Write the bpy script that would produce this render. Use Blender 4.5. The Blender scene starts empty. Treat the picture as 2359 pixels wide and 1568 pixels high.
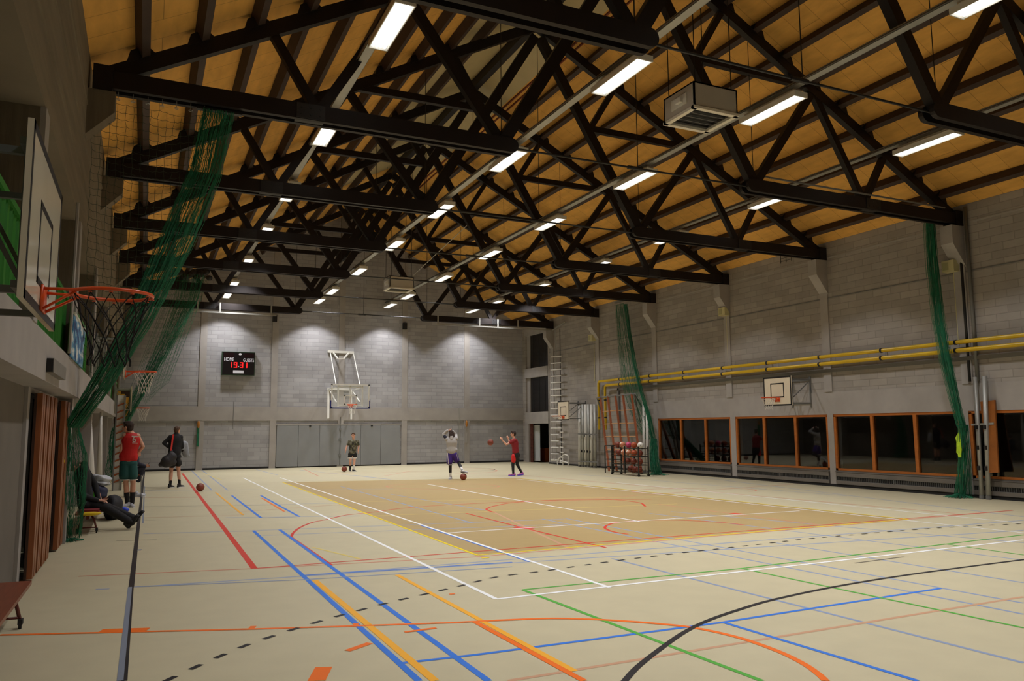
import bpy, math, random
from mathutils import Vector, Matrix
random.seed(7)
SC = bpy.context.scene
COL = SC.collection
PI = math.pi
# ------------------------------------------------------------------ camera
W_, H_ = 2359, 1568
F_PX = 1789.8; YAW = 0.4402; PITCH = 0.1133; ROLL = -0.0066
CAM = Vector((0, 0, 1.8164))
Fv = Vector((math.sin(YAW)*math.cos(PITCH), math.cos(YAW)*math.cos(PITCH), math.sin(PITCH)))
R0 = Vector((math.cos(YAW), -math.sin(YAW), 0)); U0 = R0.cross(Fv)
Rv = math.cos(ROLL)*R0 + math.sin(ROLL)*U0
Uv = -math.sin(ROLL)*R0 + math.cos(ROLL)*U0
cd = bpy.data.cameras.new('camera'); cam = bpy.data.objects.new('camera', cd); COL.objects.link(cam)
cd.sensor_width = 36; cd.lens = 36*F_PX/W_; cd.clip_start = 0.05; cd.clip_end = 200
m = Matrix((Rv, Uv, -Fv)).transposed().to_4x4(); m.translation = CAM
cam.matrix_world = m
SC.camera = cam

def ray(u, v): return Fv + Rv*((u-W_/2)/F_PX) - Uv*((v-H_/2)/F_PX)
def at(u, v, ax, val):
    d = ray(u, v); return CAM + d*((val-CAM[ax])/d[ax])
def fl(u, v): return at(u, v, 2, 0.0)

# ------------------------------------------------------------------ constants of the hall
XL, XR, YF, YN = -0.95, 19.25, 39.47, -4.0
XM = 9.15
ZT = 7.23
T_Y = [8.62+4.5445*k for k in range(7)]
SL = 0.535
def roofz(x): return 7.6 + SL*(min(x-XL, XR-x))

# ------------------------------------------------------------------ materials
def lin(c):
    return tuple((x/12.92 if x <= 0.04045 else ((x+0.055)/1.055)**2.4) for x in c)
def rgb(r, g, b): return lin((r/255, g/255, b/255))+(1,)
MATS = {}
def mat(name, col, rough=0.6, metal=0.0, var=0.0, scale=4.0, emit=None, es=1.0, spec=None, stretch=None, bump=0.0):
    if name in MATS: return MATS[name]
    M = bpy.data.materials.new(name); M.use_nodes = True
    N = M.node_tree; b = N.nodes['Principled BSDF']
    b.inputs['Base Color'].default_value = col
    b.inputs['Roughness'].default_value = rough
    b.inputs['Metallic'].default_value = metal
    if spec is not None: b.inputs['Specular IOR Level'].default_value = spec
    if emit:
        b.inputs['Emission Color'].default_value = emit; b.inputs['Emission Strength'].default_value = es
    if var > 0 or bump > 0:
        tc = N.nodes.new('ShaderNodeTexCoord'); mp = N.nodes.new('ShaderNodeMapping')
        if stretch: mp.inputs['Scale'].default_value = stretch
        ns = N.nodes.new('ShaderNodeTexNoise'); ns.inputs['Scale'].default_value = scale; ns.inputs['Detail'].default_value = 6
        N.links.new(tc.outputs['Object'], mp.inputs[0]); N.links.new(mp.outputs[0], ns.inputs['Vector'])
        if var > 0:
            mr = N.nodes.new('ShaderNodeMapRange'); mr.inputs[1].default_value = 0.3; mr.inputs[2].default_value = 0.7
            mr.inputs[3].default_value = 1-var; mr.inputs[4].default_value = 1+var
            mx = N.nodes.new('ShaderNodeVectorMath'); mx.operation = 'SCALE'; mx.inputs[0].default_value = col[:3]
            N.links.new(ns.outputs[0], mr.inputs[0]); N.links.new(mr.outputs[0], mx.inputs['Scale'])
            N.links.new(mx.outputs[0], b.inputs['Base Color'])
        if bump > 0:
            bp = N.nodes.new('ShaderNodeBump'); bp.inputs['Strength'].default_value = bump; bp.inputs['Distance'].default_value = 0.02
            N.links.new(ns.outputs[0], bp.inputs['Height']); N.links.new(bp.outputs[0], b.inputs['Normal'])
    MATS[name] = M
    return M

def mat_block(name, col, axes, bw=0.6, bh=0.2, dark=0.8, patch=0.10):
    """masonry of concrete blocks: brick pattern over two object axes"""
    M = bpy.data.materials.new(name); M.use_nodes = True; MATS[name] = M
    N = M.node_tree; b = N.nodes['Principled BSDF']; b.inputs['Roughness'].default_value = 0.9
    b.inputs['Specular IOR Level'].default_value = 0.2
    tc = N.nodes.new('ShaderNodeTexCoord'); sp = N.nodes.new('ShaderNodeSeparateXYZ'); cb = N.nodes.new('ShaderNodeCombineXYZ')
    N.links.new(tc.outputs['Object'], sp.inputs[0])
    N.links.new(sp.outputs[axes[0]], cb.inputs[0]); N.links.new(sp.outputs[axes[1]], cb.inputs[1])
    br = N.nodes.new('ShaderNodeTexBrick')
    br.inputs['Color1'].default_value = tuple(c*(1+patch) for c in col[:3])+(1,)
    br.inputs['Color2'].default_value = tuple(c*(1-patch) for c in col[:3])+(1,)
    br.inputs['Mortar'].default_value = tuple(c*dark for c in col[:3])+(1,)
    br.inputs['Scale'].default_value = 1.0; br.inputs['Mortar Size'].default_value = 0.012
    br.inputs['Mortar Smooth'].default_value = 0.3
    br.inputs['Brick Width'].default_value = bw; br.inputs['Row Height'].default_value = bh
    N.links.new(cb.outputs[0], br.inputs['Vector'])
    ns = N.nodes.new('ShaderNodeTexNoise'); ns.inputs['Scale'].default_value = 1.3; ns.inputs['Detail'].default_value = 7
    N.links.new(cb.outputs[0], ns.inputs['Vector'])
    mr = N.nodes.new('ShaderNodeMapRange'); mr.inputs[1].default_value = 0.3; mr.inputs[2].default_value = 0.7; mr.inputs[3].default_value = 0.9; mr.inputs[4].default_value = 1.08
    N.links.new(ns.outputs[0], mr.inputs[0])
    mx = N.nodes.new('ShaderNodeVectorMath'); mx.operation = 'SCALE'
    N.links.new(br.outputs['Color'], mx.inputs[0]); N.links.new(mr.outputs[0], mx.inputs['Scale']); N.links.new(mx.outputs[0], b.inputs['Base Color'])
    bp = N.nodes.new('ShaderNodeBump'); bp.inputs['Strength'].default_value = 0.35; bp.inputs['Distance'].default_value = 0.01; bp.invert = True
    N.links.new(br.outputs['Fac'], bp.inputs['Height']); N.links.new(bp.outputs[0], b.inputs['Normal'])
    return M

def mat_boards(name, col, axis, pitch=0.14, amount=0.14):
    """board-marked concrete: streaks across one axis"""
    M = bpy.data.materials.new(name); M.use_nodes = True; MATS[name] = M
    N = M.node_tree; b = N.nodes['Principled BSDF']; b.inputs['Roughness'].default_value = 0.92; b.inputs['Specular IOR Level'].default_value = 0.15
    tc = N.nodes.new('ShaderNodeTexCoord'); mp = N.nodes.new('ShaderNodeMapping')
    s = [0.6, 0.6, 0.6]; s[axis] = 1/pitch; mp.inputs['Scale'].default_value = s
    N.links.new(tc.outputs['Object'], mp.inputs[0])
    ns = N.nodes.new('ShaderNodeTexNoise'); ns.inputs['Scale'].default_value = 1.0; ns.inputs['Detail'].default_value = 5; ns.inputs['Roughness'].default_value = 0.6
    N.links.new(mp.outputs[0], ns.inputs['Vector'])
    mr = N.nodes.new('ShaderNodeMapRange'); mr.inputs[1].default_value = 0.3; mr.inputs[2].default_value = 0.7; mr.inputs[3].default_value = 1-amount; mr.inputs[4].default_value = 1+amount
    N.links.new(ns.outputs[0], mr.inputs[0])
    mx = N.nodes.new('ShaderNodeVectorMath'); mx.operation = 'SCALE'; mx.inputs[0].default_value = col[:3]
    N.links.new(mr.outputs[0], mx.inputs['Scale']); N.links.new(mx.outputs[0], b.inputs['Base Color'])
    bp = N.nodes.new('ShaderNodeBump'); bp.inputs['Strength'].default_value = 0.4; bp.inputs['Distance'].default_value = 0.02
    N.links.new(ns.outputs[0], bp.inputs['Height']); N.links.new(bp.outputs[0], b.inputs['Normal'])
    return M

FLOORC = rgb(191, 182, 151)
M_FLOOR = mat('floor_vinyl', FLOORC, 0.42, var=0.035, scale=3.0, spec=0.35)
M_TAN = mat('tan_court_vinyl', rgb(173, 150, 103), 0.40, var=0.03, scale=3.0, spec=0.35)
def paint(n, r, g, b_, a=1.0, base=FLOORC):
    c = rgb(r, g, b_); c = tuple(c[i]*a+base[i]*(1-a) for i in range(3))+(1,)
    return mat('line_'+n, c, 0.42, spec=0.35)
M_BLOCK_F = mat_block('block_far', rgb(166, 165, 167), (0, 2))
M_BLOCK_R = mat_block('block_right', rgb(160, 154, 147), (1, 2))
M_CONC = mat('concrete', rgb(166, 161, 156), 0.9, var=0.07, scale=2.0, spec=0.2)
M_CONC_D = mat('concrete_grey_shaded', rgb(118, 112, 104), 0.9, var=0.10, scale=1.5, spec=0.2)  # grey concrete, colour darkened for the shade under the left lintel
M_BOARD = mat_boards('board_marked_concrete', rgb(130, 120, 103), 2, 0.16)
M_BOARDV = mat_boards('board_marked_concrete_upright', rgb(118, 108, 92), 0, 0.10)
M_TRUSS = mat('dark_stained_timber', rgb(27, 21, 20), 0.55, var=0.18, scale=3, spec=0.3)
M_PURLIN = mat('purlin_timber', rgb(60, 44, 36), 0.7, var=0.15, scale=4)
M_GALV = mat('galvanised_steel', rgb(176, 176, 170), 0.5, 0.55, var=0.06)
M_WHITE = mat('white_enamel', rgb(222, 220, 212), 0.45, var=0.03)
M_BLACK = mat('black_paint', rgb(26, 25, 26), 0.5)
M_BLACKR = mat('black_rubber', rgb(30, 29, 30), 0.8)
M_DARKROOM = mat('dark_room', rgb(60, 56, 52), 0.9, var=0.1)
M_FRAME = mat('orange_wood_frame', rgb(176, 100, 34), 0.5, var=0.12, scale=8, stretch=(1, .2, 1))
M_YPIPE = mat('yellow_pipe_paint', rgb(214, 176, 18), 0.4, var=0.05)
M_GREEN_NET = mat('green_netting', rgb(20, 104, 70), 0.75, var=0.25, scale=6)
M_DARK_NET = mat('dark_green_netting', rgb(44, 62, 48), 0.8)
M_ORANGE = mat('orange_steel', rgb(222, 82, 26), 0.35, var=0.04)
M_ROPEW = mat('white_cord', rgb(214, 210, 202), 0.85)
M_ROPEB = mat('black_cord', rgb(24, 22, 22), 0.85)
M_BALL = mat('basketball_leather', rgb(132, 60, 40), 0.55, var=0.12, scale=30)
M_BENCHW = mat('bench_brown_wood', rgb(120, 62, 40), 0.4, var=0.2, scale=5, stretch=(6, .6, 1))
M_BENCHM = mat('bench_red_brown_steel', rgb(96, 40, 32), 0.45)
M_GREY_S = mat('grey_steel', rgb(120, 120, 118), 0.5, 0.3)
M_SKIN = mat('skin', rgb(214, 160, 134), 0.6, var=0.05, scale=8)
M_LIPS = mat('lips', rgb(150, 84, 74), 0.6)
M_EYE = mat('eye_dark', rgb(40, 28, 22), 0.4)

# ceiling panels: big sheets with fine joints
def mat_ceiling():
    M = bpy.data.materials.new('ceiling_boards'); M.use_nodes = True
    N = M.node_tree; b = N.nodes['Principled BSDF']; b.inputs['Roughness'].default_value = 0.75; b.inputs['Specular IOR Level'].default_value = 0.2
    tc = N.nodes.new('ShaderNodeTexCoord'); sp = N.nodes.new('ShaderNodeSeparateXYZ'); cb = N.nodes.new('ShaderNodeCombineXYZ')
    N.links.new(tc.outputs['Object'], sp.inputs[0]); N.links.new(sp.outputs[0], cb.inputs[0]); N.links.new(sp.outputs[1], cb.inputs[1])
    br = N.nodes.new('ShaderNodeTexBrick'); c = rgb(226, 172, 88)
    br.inputs['Color1'].default_value = c; br.inputs['Color2'].default_value = tuple(x*.93 for x in c[:3])+(1,)
    br.inputs['Mortar'].default_value = tuple(x*.55 for x in c[:3])+(1,)
    br.inputs['Scale'].default_value = 1; br.inputs['Mortar Size'].default_value = 0.006; br.inputs['Brick Width'].default_value = 4.4; br.inputs['Row Height'].default_value = 0.625
    N.links.new(cb.outputs[0], br.inputs['Vector'])
    ns = N.nodes.new('ShaderNodeTexNoise'); ns.inputs['Scale'].default_value = 1.6; ns.inputs['Detail'].default_value = 8
    mp = N.nodes.new('ShaderNodeMapping'); mp.inputs['Scale'].default_value = (4, 1, 1)
    N.links.new(cb.outputs[0], mp.inputs[0]); N.links.new(mp.outputs[0], ns.inputs['Vector'])
    mr = N.nodes.new('ShaderNodeMapRange'); mr.inputs[1].default_value = .3; mr.inputs[2].default_value = .7; mr.inputs[3].default_value = .88; mr.inputs[4].default_value = 1.12
    N.links.new(ns.outputs[0], mr.inputs[0])
    mx = N.nodes.new('ShaderNodeVectorMath'); mx.operation = 'SCALE'
    N.links.new(br.outputs['Color'], mx.inputs[0]); N.links.new(mr.outputs[0], mx.inputs['Scale']); N.links.new(mx.outputs[0], b.inputs['Base Color'])
    return M
M_CEIL = mat_ceiling()
M_SKYL = mat('skylight_panel', rgb(186, 170, 128), 0.5, var=0.06, scale=1.5)

# ------------------------------------------------------------------ mesh builder
class MB:
    def __init__(s): s.v = []; s.f = []; s.m = []; s.mats = []; s.cur = 0
    def use(s, M):
        if M not in s.mats: s.mats.append(M)
        s.cur = s.mats.index(M); return s
    def add(s, vs, fs):
        o = len(s.v); s.v += [tuple(v) for v in vs]
        for f in fs: s.f.append(tuple(i+o for i in f)); s.m.append(s.cur)
        return s
    def box(s, a, b):
        x0, y0, z0 = (min(a[i], b[i]) for i in range(3)); x1, y1, z1 = (max(a[i], b[i]) for i in range(3))
        return s.add([(x0,y0,z0),(x1,y0,z0),(x1,y1,z0),(x0,y1,z0),(x0,y0,z1),(x1,y0,z1),(x1,y1,z1),(x0,y1,z1)],
              [(0,3,2,1),(4,5,6,7),(0,1,5,4),(1,2,6,5),(2,3,7,6),(3,0,4,7)])
    def beam(s, p, q, w, h, side=None):
        """bar from p to q: w along side vector, h across"""
        p = Vector(p); q = Vector(q); d = (q-p).normalized()
        sd = Vector(side) if side else (Vector((0,0,1)).cross(d) if abs(d.z) < .99 else Vector((1,0,0)))
        sd = (sd - d*sd.dot(d)).normalized(); up = d.cross(sd).normalized()
        vs = []
        for c in (p, q):
            for a, b in ((-1,-1),(1,-1),(1,1),(-1,1)): vs.append(c+sd*(a*w/2)+up*(b*h/2))
        return s.add(vs, [(0,3,2,1),(4,5,6,7),(0,1,5,4),(1,2,6,5),(2,3,7,6),(3,0,4,7)])
    def tube(s, pts, r, n=8, closed=False, cap=True):
        pts = [Vector(p) for p in pts]; L = len(pts); rr = r if isinstance(r, (list, tuple)) else [r]*L
        ref = None; vs = []
        for i, p in enumerate(pts):
            a = pts[i-1] if (i > 0 or closed) else p; b = pts[(i+1) % L] if (i < L-1 or closed) else p
            d = (b-a); d = d.normalized() if d.length > 1e-9 else Vector((0,0,1))
            if ref is None: ref = Vector((0,0,1)) if abs(d.z) < .9 else Vector((1,0,0))
            x = ref - d*ref.dot(d)
            if x.length < 1e-5: x = Vector((1,0,0)) - d*d.x
            x.normalize(); y = d.cross(x); ref = x
            for k in range(n):
                t = 2*PI*k/n; vs.append(p + x*(rr[i]*math.cos(t)) + y*(rr[i]*math.sin(t)))
        fs = []
        for i in range(L if closed else L-1):
            j = (i+1) % L
            for k in range(n): fs.append((i*n+k, i*n+(k+1) % n, j*n+(k+1) % n, j*n+k))
        if cap and not closed: fs += [tuple(reversed(range(n))), tuple((L-1)*n+k for k in range(n))]
        return s.add(vs, fs)
    def cyl(s, p, q, r, n=12, r2=None): return s.tube([p, q], [r, r if r2 is None else r2], n)
    def prism(s, poly, vec):
        """polygon (list of 3d points) pushed along vec"""
        n = len(poly); vec = Vector(vec); vs = [Vector(p) for p in poly]+[Vector(p)+vec for p in poly]
        return s.add(vs, [tuple(reversed(range(n))), tuple(range(n, 2*n))]+[(i, (i+1) % n, (i+1) % n+n, i+n) for i in range(n)])
    def ellip(s, c, r, nu=20, nv=12, rot=None):
        c = Vector(c); vs = []; r = (r, r, r) if not isinstance(r, (tuple, list)) else r
        for j in range(1, nv):
            ph = PI*j/nv
            for i in range(nu):
                t = 2*PI*i/nu; v = Vector((r[0]*math.sin(ph)*math.cos(t), r[1]*math.sin(ph)*math.sin(t), r[2]*math.cos(ph)))
                if rot: v = rot @ v
                vs.append(c+v)
        tp = Vector((0,0,r[2])); tp = rot @ tp if rot else tp
        vs += [c+tp, c-tp]; T = len(vs)-2; fs = []
        for j in range(nv-2):
            for i in range(nu): fs.append((j*nu+i, (j+1)*nu+i, (j+1)*nu+(i+1) % nu, j*nu+(i+1) % nu))
        for i in range(nu): fs.append((T, i, (i+1) % nu)); fs.append((T+1, (nv-2)*nu+(i+1) % nu, (nv-2)*nu+i))
        return s.add(vs, fs)
    def caps(s, p, q, r1, r2=None, n=14, fl=1.0, side=None):
        """tapered capsule, optionally flattened (fl) across side"""
        p = Vector(p); q = Vector(q); r2 = r1 if r2 is None else r2; d = q-p; L = d.length; d = d.normalized() if L > 1e-6 else Vector((0,0,1))
        x = Vector(side) if side else (Vector((1,0,0)) if abs(d.x) < .9 else Vector((0,1,0)))
        x = (x-d*x.dot(d)).normalized(); y = d.cross(x); vs = []; rings = []
        for k in range(1, 5): a = PI/2*k/4; rings.append((-r1*math.cos(a), r1*math.sin(a)))
        for k in range(0, 4): a = PI/2*k/4; rings.append((L+r2*math.sin(a), r2*math.cos(a)))
        for (h, rad) in rings:
            for i in range(n):
                t = 2*PI*i/n; vs.append(p+d*h+x*(rad*math.cos(t))+y*(rad*fl*math.sin(t)))
        m_ = len(rings); vs += [p-d*r1, q+d*r2]; A = m_*n
        fs = [(j*n+i, j*n+(i+1) % n, (j+1)*n+(i+1) % n, (j+1)*n+i) for j in range(m_-1) for i in range(n)]
        fs += [(A, (i+1) % n, i) for i in range(n)]+[(A+1, (m_-1)*n+i, (m_-1)*n+(i+1) % n) for i in range(n)]
        return s.add(vs, fs)
    def grid(s, fn, nu, nv):
        vs = [fn(i/(nu-1), j/(nv-1)) for j in range(nv) for i in range(nu)]
        return s.add(vs, [(j*nu+i, j*nu+i+1, (j+1)*nu+i+1, (j+1)*nu+i) for j in range(nv-1) for i in range(nu-1)])
    def torus(s, c, R, r, n=36, k=8, sq=1.0):
        c = Vector(c); vs = []
        for i in range(n):
            a = 2*PI*i/n
            for j in range(k):
                b = 2*PI*j/k; rr = R+r*math.cos(b); vs.append(c+Vector((rr*math.cos(a), rr*math.sin(a), r*math.sin(b))))
        return s.add(vs, [(i*k+j, ((i+1) % n)*k+j, ((i+1) % n)*k+(j+1) % k, i*k+(j+1) % k) for i in range(n) for j in range(k)])
    def build(s, name, M=None, parent=None, smooth=False, loc=None):
        me = bpy.data.meshes.new(name)
        off = Vector(loc) if loc is not None else None
        me.from_pydata([tuple(Vector(v)-off) for v in s.v] if off is not None else s.v, [], s.f)
        ml = s.mats if s.mats else [M]
        for x in ml: me.materials.append(x)
        if len(ml) > 1: me.polygons.foreach_set('material_index', s.m)
        if smooth: me.polygons.foreach_set('use_smooth', [True]*len(s.f))
        me.update()
        o = bpy.data.objects.new(name, me); COL.objects.link(o)
        if off is not None: o.location = off
        if parent is not None:
            o.parent = parent
            # mesh given in world coordinates: counter the parent's placement
            o.matrix_parent_inverse = Matrix.Translation(-parent.location) if abs(parent.rotation_euler.z) < 1e-9 else (Matrix.Translation(parent.location) @ Matrix.Rotation(parent.rotation_euler.z, 4, 'Z')).inverted()
        return o

def local_part(mb, name, M, parent, smooth=False):
    """part whose mesh is already written in its parent's own coordinates"""
    o = mb.build(name, M, None, smooth); o.parent = parent; return o
def tag(o, label=None, cat=None, group=None, kind=None):
    if label: o['label'] = label
    if cat: o['category'] = cat
    if group: o['group'] = group
    if kind: o['kind'] = kind
    return o
def thing(name, label, cat, loc=(0,0,0), rz=0.0, group=None):
    o = bpy.data.objects.new(name, None); COL.objects.link(o); o.location = loc; o.rotation_euler = (0,0,rz)
    o.empty_display_size = 0.2
    return tag(o, label, cat, group)
def sthing(name, loc):
    o = thing(name, None, None, loc); o['kind'] = 'structure'; return o
def struct(mb, name, M=None, parent=None, smooth=False):
    o = mb.build(name, M, parent, smooth)
    if parent is None: o['kind'] = 'structure'
    return o
def copy_tree(o, parent=None):
    c = o.copy(); COL.objects.link(c)
    if parent is not None: c.parent = parent; c.matrix_parent_inverse = o.matrix_parent_inverse.copy()
    for ch in list(o.children): copy_tree(ch, c)
    return c
ORD = ['first','second','third','fourth','fifth','sixth','seventh','eighth','ninth','tenth','eleventh','twelfth']

# ================================================================== FLOOR with its painted lines
fb = MB(); fb.use(M_FLOOR).add([(-4,YN,0),(XR+2.5,YN,0),(XR+2.5,YF+.3,0),(-4,YF+.3,0)], [(0,1,2,3)])
LV = [0]
def strip(pts, w, M, z=None, px=True):
    P = [fl(*p) if px else Vector((p[0], p[1], 0)) for p in pts]
    LV[0] += 1; z = 0.0006+LV[0]*0.00002 if z is None else z
    n = len(P); vs = []
    for i, p in enumerate(P):
        a = P[max(0, i-1)]; b = P[min(n-1, i+1)]; d = (b-a); d.z = 0; d.normalize(); s = Vector((-d.y, d.x, 0))
        vs += [(p.x+s.x*w/2, p.y+s.y*w/2, z), (p.x-s.x*w/2, p.y-s.y*w/2, z)]
    fb.use(M).add(vs, [(2*i+1, 2*i+3, 2*i+2, 2*i) for i in range(n-1)])
def smoothpts(pts, k=8):
    """catmull-rom in the floor plane through pixel points -> metric points"""
    P = [fl(*p) for p in pts]; P = [P[0]*2-P[1]]+P+[P[-1]*2-P[-2]]; out = []
    for i in range(1, len(P)-2):
        for j in range(k):
            t = j/k; a, b, c, d = P[i-1], P[i], P[i+1], P[i+2]
            out.append(0.5*((2*b)+(c-a)*t+(2*a-5*b+4*c-d)*t*t+(3*b-a-3*c+d)*t**3))
    out.append(P[-2]); return [(p.x, p.y) for p in out]
def curve(pts, w, M, k=8): strip(smoothpts(pts, k), w, M, px=False)
a, b_, c_, d_ = fl(651,1110.4), fl(1099.5,1278.5), fl(2092.7,1195.7), fl(1188,1100.5)
fb.use(M_TAN).add([(p.x, p.y, 0.0004) for p in (a, b_, c_, d_)], [(0,1,2,3)])
pW = paint('white', 236, 238, 238); pB = paint('blue', 52, 118, 214); pBf = paint('pale_blue', 110, 140, 190, .75)
pR = paint('red', 206, 52, 38); pRf = paint('worn_red', 206, 80, 60, .6); pG = paint('green', 84, 168, 64); pY = paint('yellow', 232, 206, 20)
pO = paint('orange', 236, 112, 30); pOc = paint('ochre', 238, 172, 50); pK = paint('black', 34, 34, 38); pKf = paint('worn_black', 60, 58, 56, .8)
pGr = paint('grey', 124, 132, 146); pBr = paint('brownish', 196, 140, 108, .75); pYf = paint('worn_yellow', 226, 200, 60, .6)
# worn / faint ones first
for pts in [((302,1352),(2359,1221)), ((697,1325),(2359,1198)), ((583,1221.8),(1300,1195)), ((604,1233),(1300,1207)), ((1303,1194),(2359,1389)), ((1249,1195),(2359,1414.5)),
            ((1495,1182),(2359,1290)), ((1788,1250),(2359,1342)), ((440,1082),(488,1129)), ((463,1081),(525,1129)), ((330,1229),(590,1222)), ((334,1130),(600,1127)), ((560,1163),(800,1158)),
            ((645,1128),(905,1126)), ((520,1192),(830,1188)), ((900,1138),(1120,1175)), ((785,1120),(1090,1205)), ((590,1081),(640,1094)), ((690,1082),(900,1104)), ((815,1094),(900,1104)),
            ((1545,1178),(2359,1250)), ((220,1357),(252,1356)), ((1620,1100),(2359,1190)), ((1330,1092),(1950,1142))]: strip(pts, .05, pBf)
strip([(1409.5,1286),(2359,1526.6)], .05, pBf)
strip([(1170,1568),(2359,1374)], .05, pBr)
strip([(1139,1180),(1322,1267)], .06, pBr)
for pts in [((836,1155),(1570,1143)), ((861,1188),(1560,1160)), ((470,1090),(510,1105)), ((720,1260),(830,1287))]: strip(pts, .05, pYf)
for pts in [((180,1327),(587,1309),(1100,1282),(2333,1175.4)), ((1516,1161),(1906,1211)), ((1190,1093),(2200,1182)), ((700,1080),(735,1097)), ((880,1097),(950,1084)), ((300,1146),(480,1145)), ((1230,1158),(2100,1095)), ((650,1093),(1100,1083))]: strip(pts, .05, pRf)
strip([(305,1167),(690,1162)], .03, pKf); strip([(268,1245),(361,1243)], .035, pKf); strip([(331,1198),(358,1198)], .03, pKf); strip([(1968,1297),(2083,1282)], .04, pKf)
strip([(651,1110.4),(1188,1100.5)], .05, pYf)
strip([(530,1180),(780,1162),(800,1156)], .05, pBr); strip([(300,1193),(560,1186)], .04, pBr)
# arcs near the far end
def ell(cu, cv, ru, rv, a0, a1, w, M, n=26):
    strip([(cu+ru*math.cos(a0+(a1-a0)*i/n), cv+rv*math.sin(a0+(a1-a0)*i/n)) for i in range(n+1)], w, M)
ell(1020, 1120, 130, 6.5, -PI, PI, .06, pRf); ell(1040, 1084, 105, 6.5, -1.6, 1.5, .06, pRf); ell(1040, 1081, 100, 5.0, -1.5, 1.4, .05, pKf)
ell(1600, 1131, 145, 6.5, 1.9, 4.9, .06, pRf); ell(1600, 1129, 142, 6, -1.2, .5, .05, pRf)
# red
strip([(420,1090),(586,1309)], .085, pR)
strip([(586,1309),(2333,1175.4)], .045, pR)
strip([(764,1302),(671,1237)], .05, pR)
curve([(671,1237),(675,1228),(686,1218),(701,1210),(723,1202),(754,1196),(798,1186),(855,1180),(921,1171),(993,1165),(1125,1158),(1300,1152),(1500,1150)], .05, pR)
curve([(1139,1180),(1124,1175),(1122,1171),(1140,1165),(1187,1157),(1300,1150.5),(1400,1150),(1470,1157),(1487,1166)], .05, pR)
curve([(1447,1230),(1420,1226),(1400,1220),(1393.5,1214),(1404,1207.5),(1431,1202),(1500,1198),(1580,1198.5),(1660,1203),(1716,1209)], .05, pR)
strip([(1074,1182),(1203,1215),(1396,1261)], .05, pR); strip([(1188,1214),(1226,1217)], .22, pR); strip([(1685,1182),(1706,1184)], .2, pR); strip([(1255,1230.5),(1270,1230)], .05, pR)
# blue
strip([(583.5,1221.8),(965,1568)], .06, pB); strip([(644.7,1220),(1125,1568)], .06, pB)
strip([(697,1325),(1180,1294.5)], .04, pB); strip([(302,1352),(695,1335),(1180,1305)], .04, pBf)
strip([(970,1209.5),(1222,1293.5)], .06, pB)
strip([(920,1527.7),(1100,1507.4),(1665.7,1433),(2167,1354.7)], .05, pB); strip([(1665.7,1433),(2114,1568)], .05, pB)
strip([(534,1141),(602,1193)], .06, pB); strip([(601,1141),(690,1190)], .06, pB); strip([(602,1193),(690,1190)], .03, pBf)
# green
strip([(1204,1358),(1708,1309),(2359,1231.5)], .045, pG); strip([(1204,1358),(1755,1568)], .05, pG); strip([(1708,1309),(2359,1446)], .045, pG); strip([(2173,1252),(2359,1278)], .045, pG)
# white
strip([(1190,1103),(2359,1227)], .05, pW); strip([(1420,1111),(2359,1205)], .05, pW)
strip([(560,1100),(1143.5,1379.5)], .055, pW); strip([(1143.5,1379.5),(2359,1243.2)], .055, pW)
strip([(644.7,1099.5),(1405,1353)], .055, pW); strip([(1024,1227.5),(1842,1176.5)], .05, pW); strip([(985,1115),(1473,1201)], .05, pW)
# yellow
strip([(651,1110.4),(1099.5,1278.5)], .05, pY); strip([(1099.5,1278.5),(2092.7,1195.7)], .05, pY); strip([(2092.7,1195.7),(1188,1100.5)], .05, pY); strip([(1109,1285),(1127,1284)], .07, pY)
# ochre and orange
strip([(725,1336),(1002,1568)], .07, pOc); strip([(915,1324),(1324,1546)], .06, pOc); strip([(497,1134),(560,1186)], .05, pOc)
strip([(0,1462.5),(230,1457),(573,1449),(820,1441.5),(1040,1434),(1140,1429)], .05, pO)
curve([(1140,1429),(1250,1424.5),(1330,1425),(1400,1428),(1500,1435),(1600,1446),(1700,1468),(1790,1499),(1850,1528),(1885,1552),(1902,1568)], .06, pO)
strip([(232,1452.5),(342,1449)], .11, pO); strip([(573,1446),(588,1445.5)], .13, pO); strip([(813,1438.5),(826,1438)], .1, pO)
strip([(1095,1432.5),(1345,1568)], .06, pO); strip([(604,1147),(655,1178)], .05, pO)
strip([(800,1499),(852,1481)], .07, pO); strip([(729,1568),(746,1536)], .13, pO); strip([(932,1456),(1005,1446)], .05, pO); strip([(1035,1368.5),(1048,1367.5)], .05, pO)
# black
strip([(333,1083),(302.5,1352)], .06, pK); strip([(303.8,1352),(286.6,1568)], .04, pK); strip([(299.5,1352),(276.5,1568)], .045, pGr)
strip([(333,1120),(329,1205)], .03, pGr); strip([(323,1265),(320,1268)], .06, pGr)
curve([(1436,1572),(1470,1535),(1530,1488),(1580,1454),(1634,1428),(1700,1405),(1778,1382),(1911,1353.5),(2050,1330),(2200,1309),(2380,1286)], .055, pK)
dm = smoothpts([(376,1571),(462,1531),(562,1488),(622,1467),(719,1436),(811,1410),(899,1387),(980,1368),(1061,1349),(1143,1329),(1245,1316),(1400,1294),(1555,1275),(1700,1259),(1860,1241),(2020,1227),(2190,1214),(2400,1204)], 60)
dist = [0]
for i in range(1, len(dm)): dist.append(dist[-1]+math.hypot(dm[i][0]-dm[i-1][0], dm[i][1]-dm[i-1][1]))
per = dist[-1]/round(dist[-1]/0.30); seg = []
for i, p in enumerate(dm):
    if (dist[i] % per) < per*.46: seg.append(p)
    elif seg:
        if len(seg) > 1: strip([seg[0], seg[-1]], .05, pK, px=False)
        seg = []
floor = struct(fb, 'floor')

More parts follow.
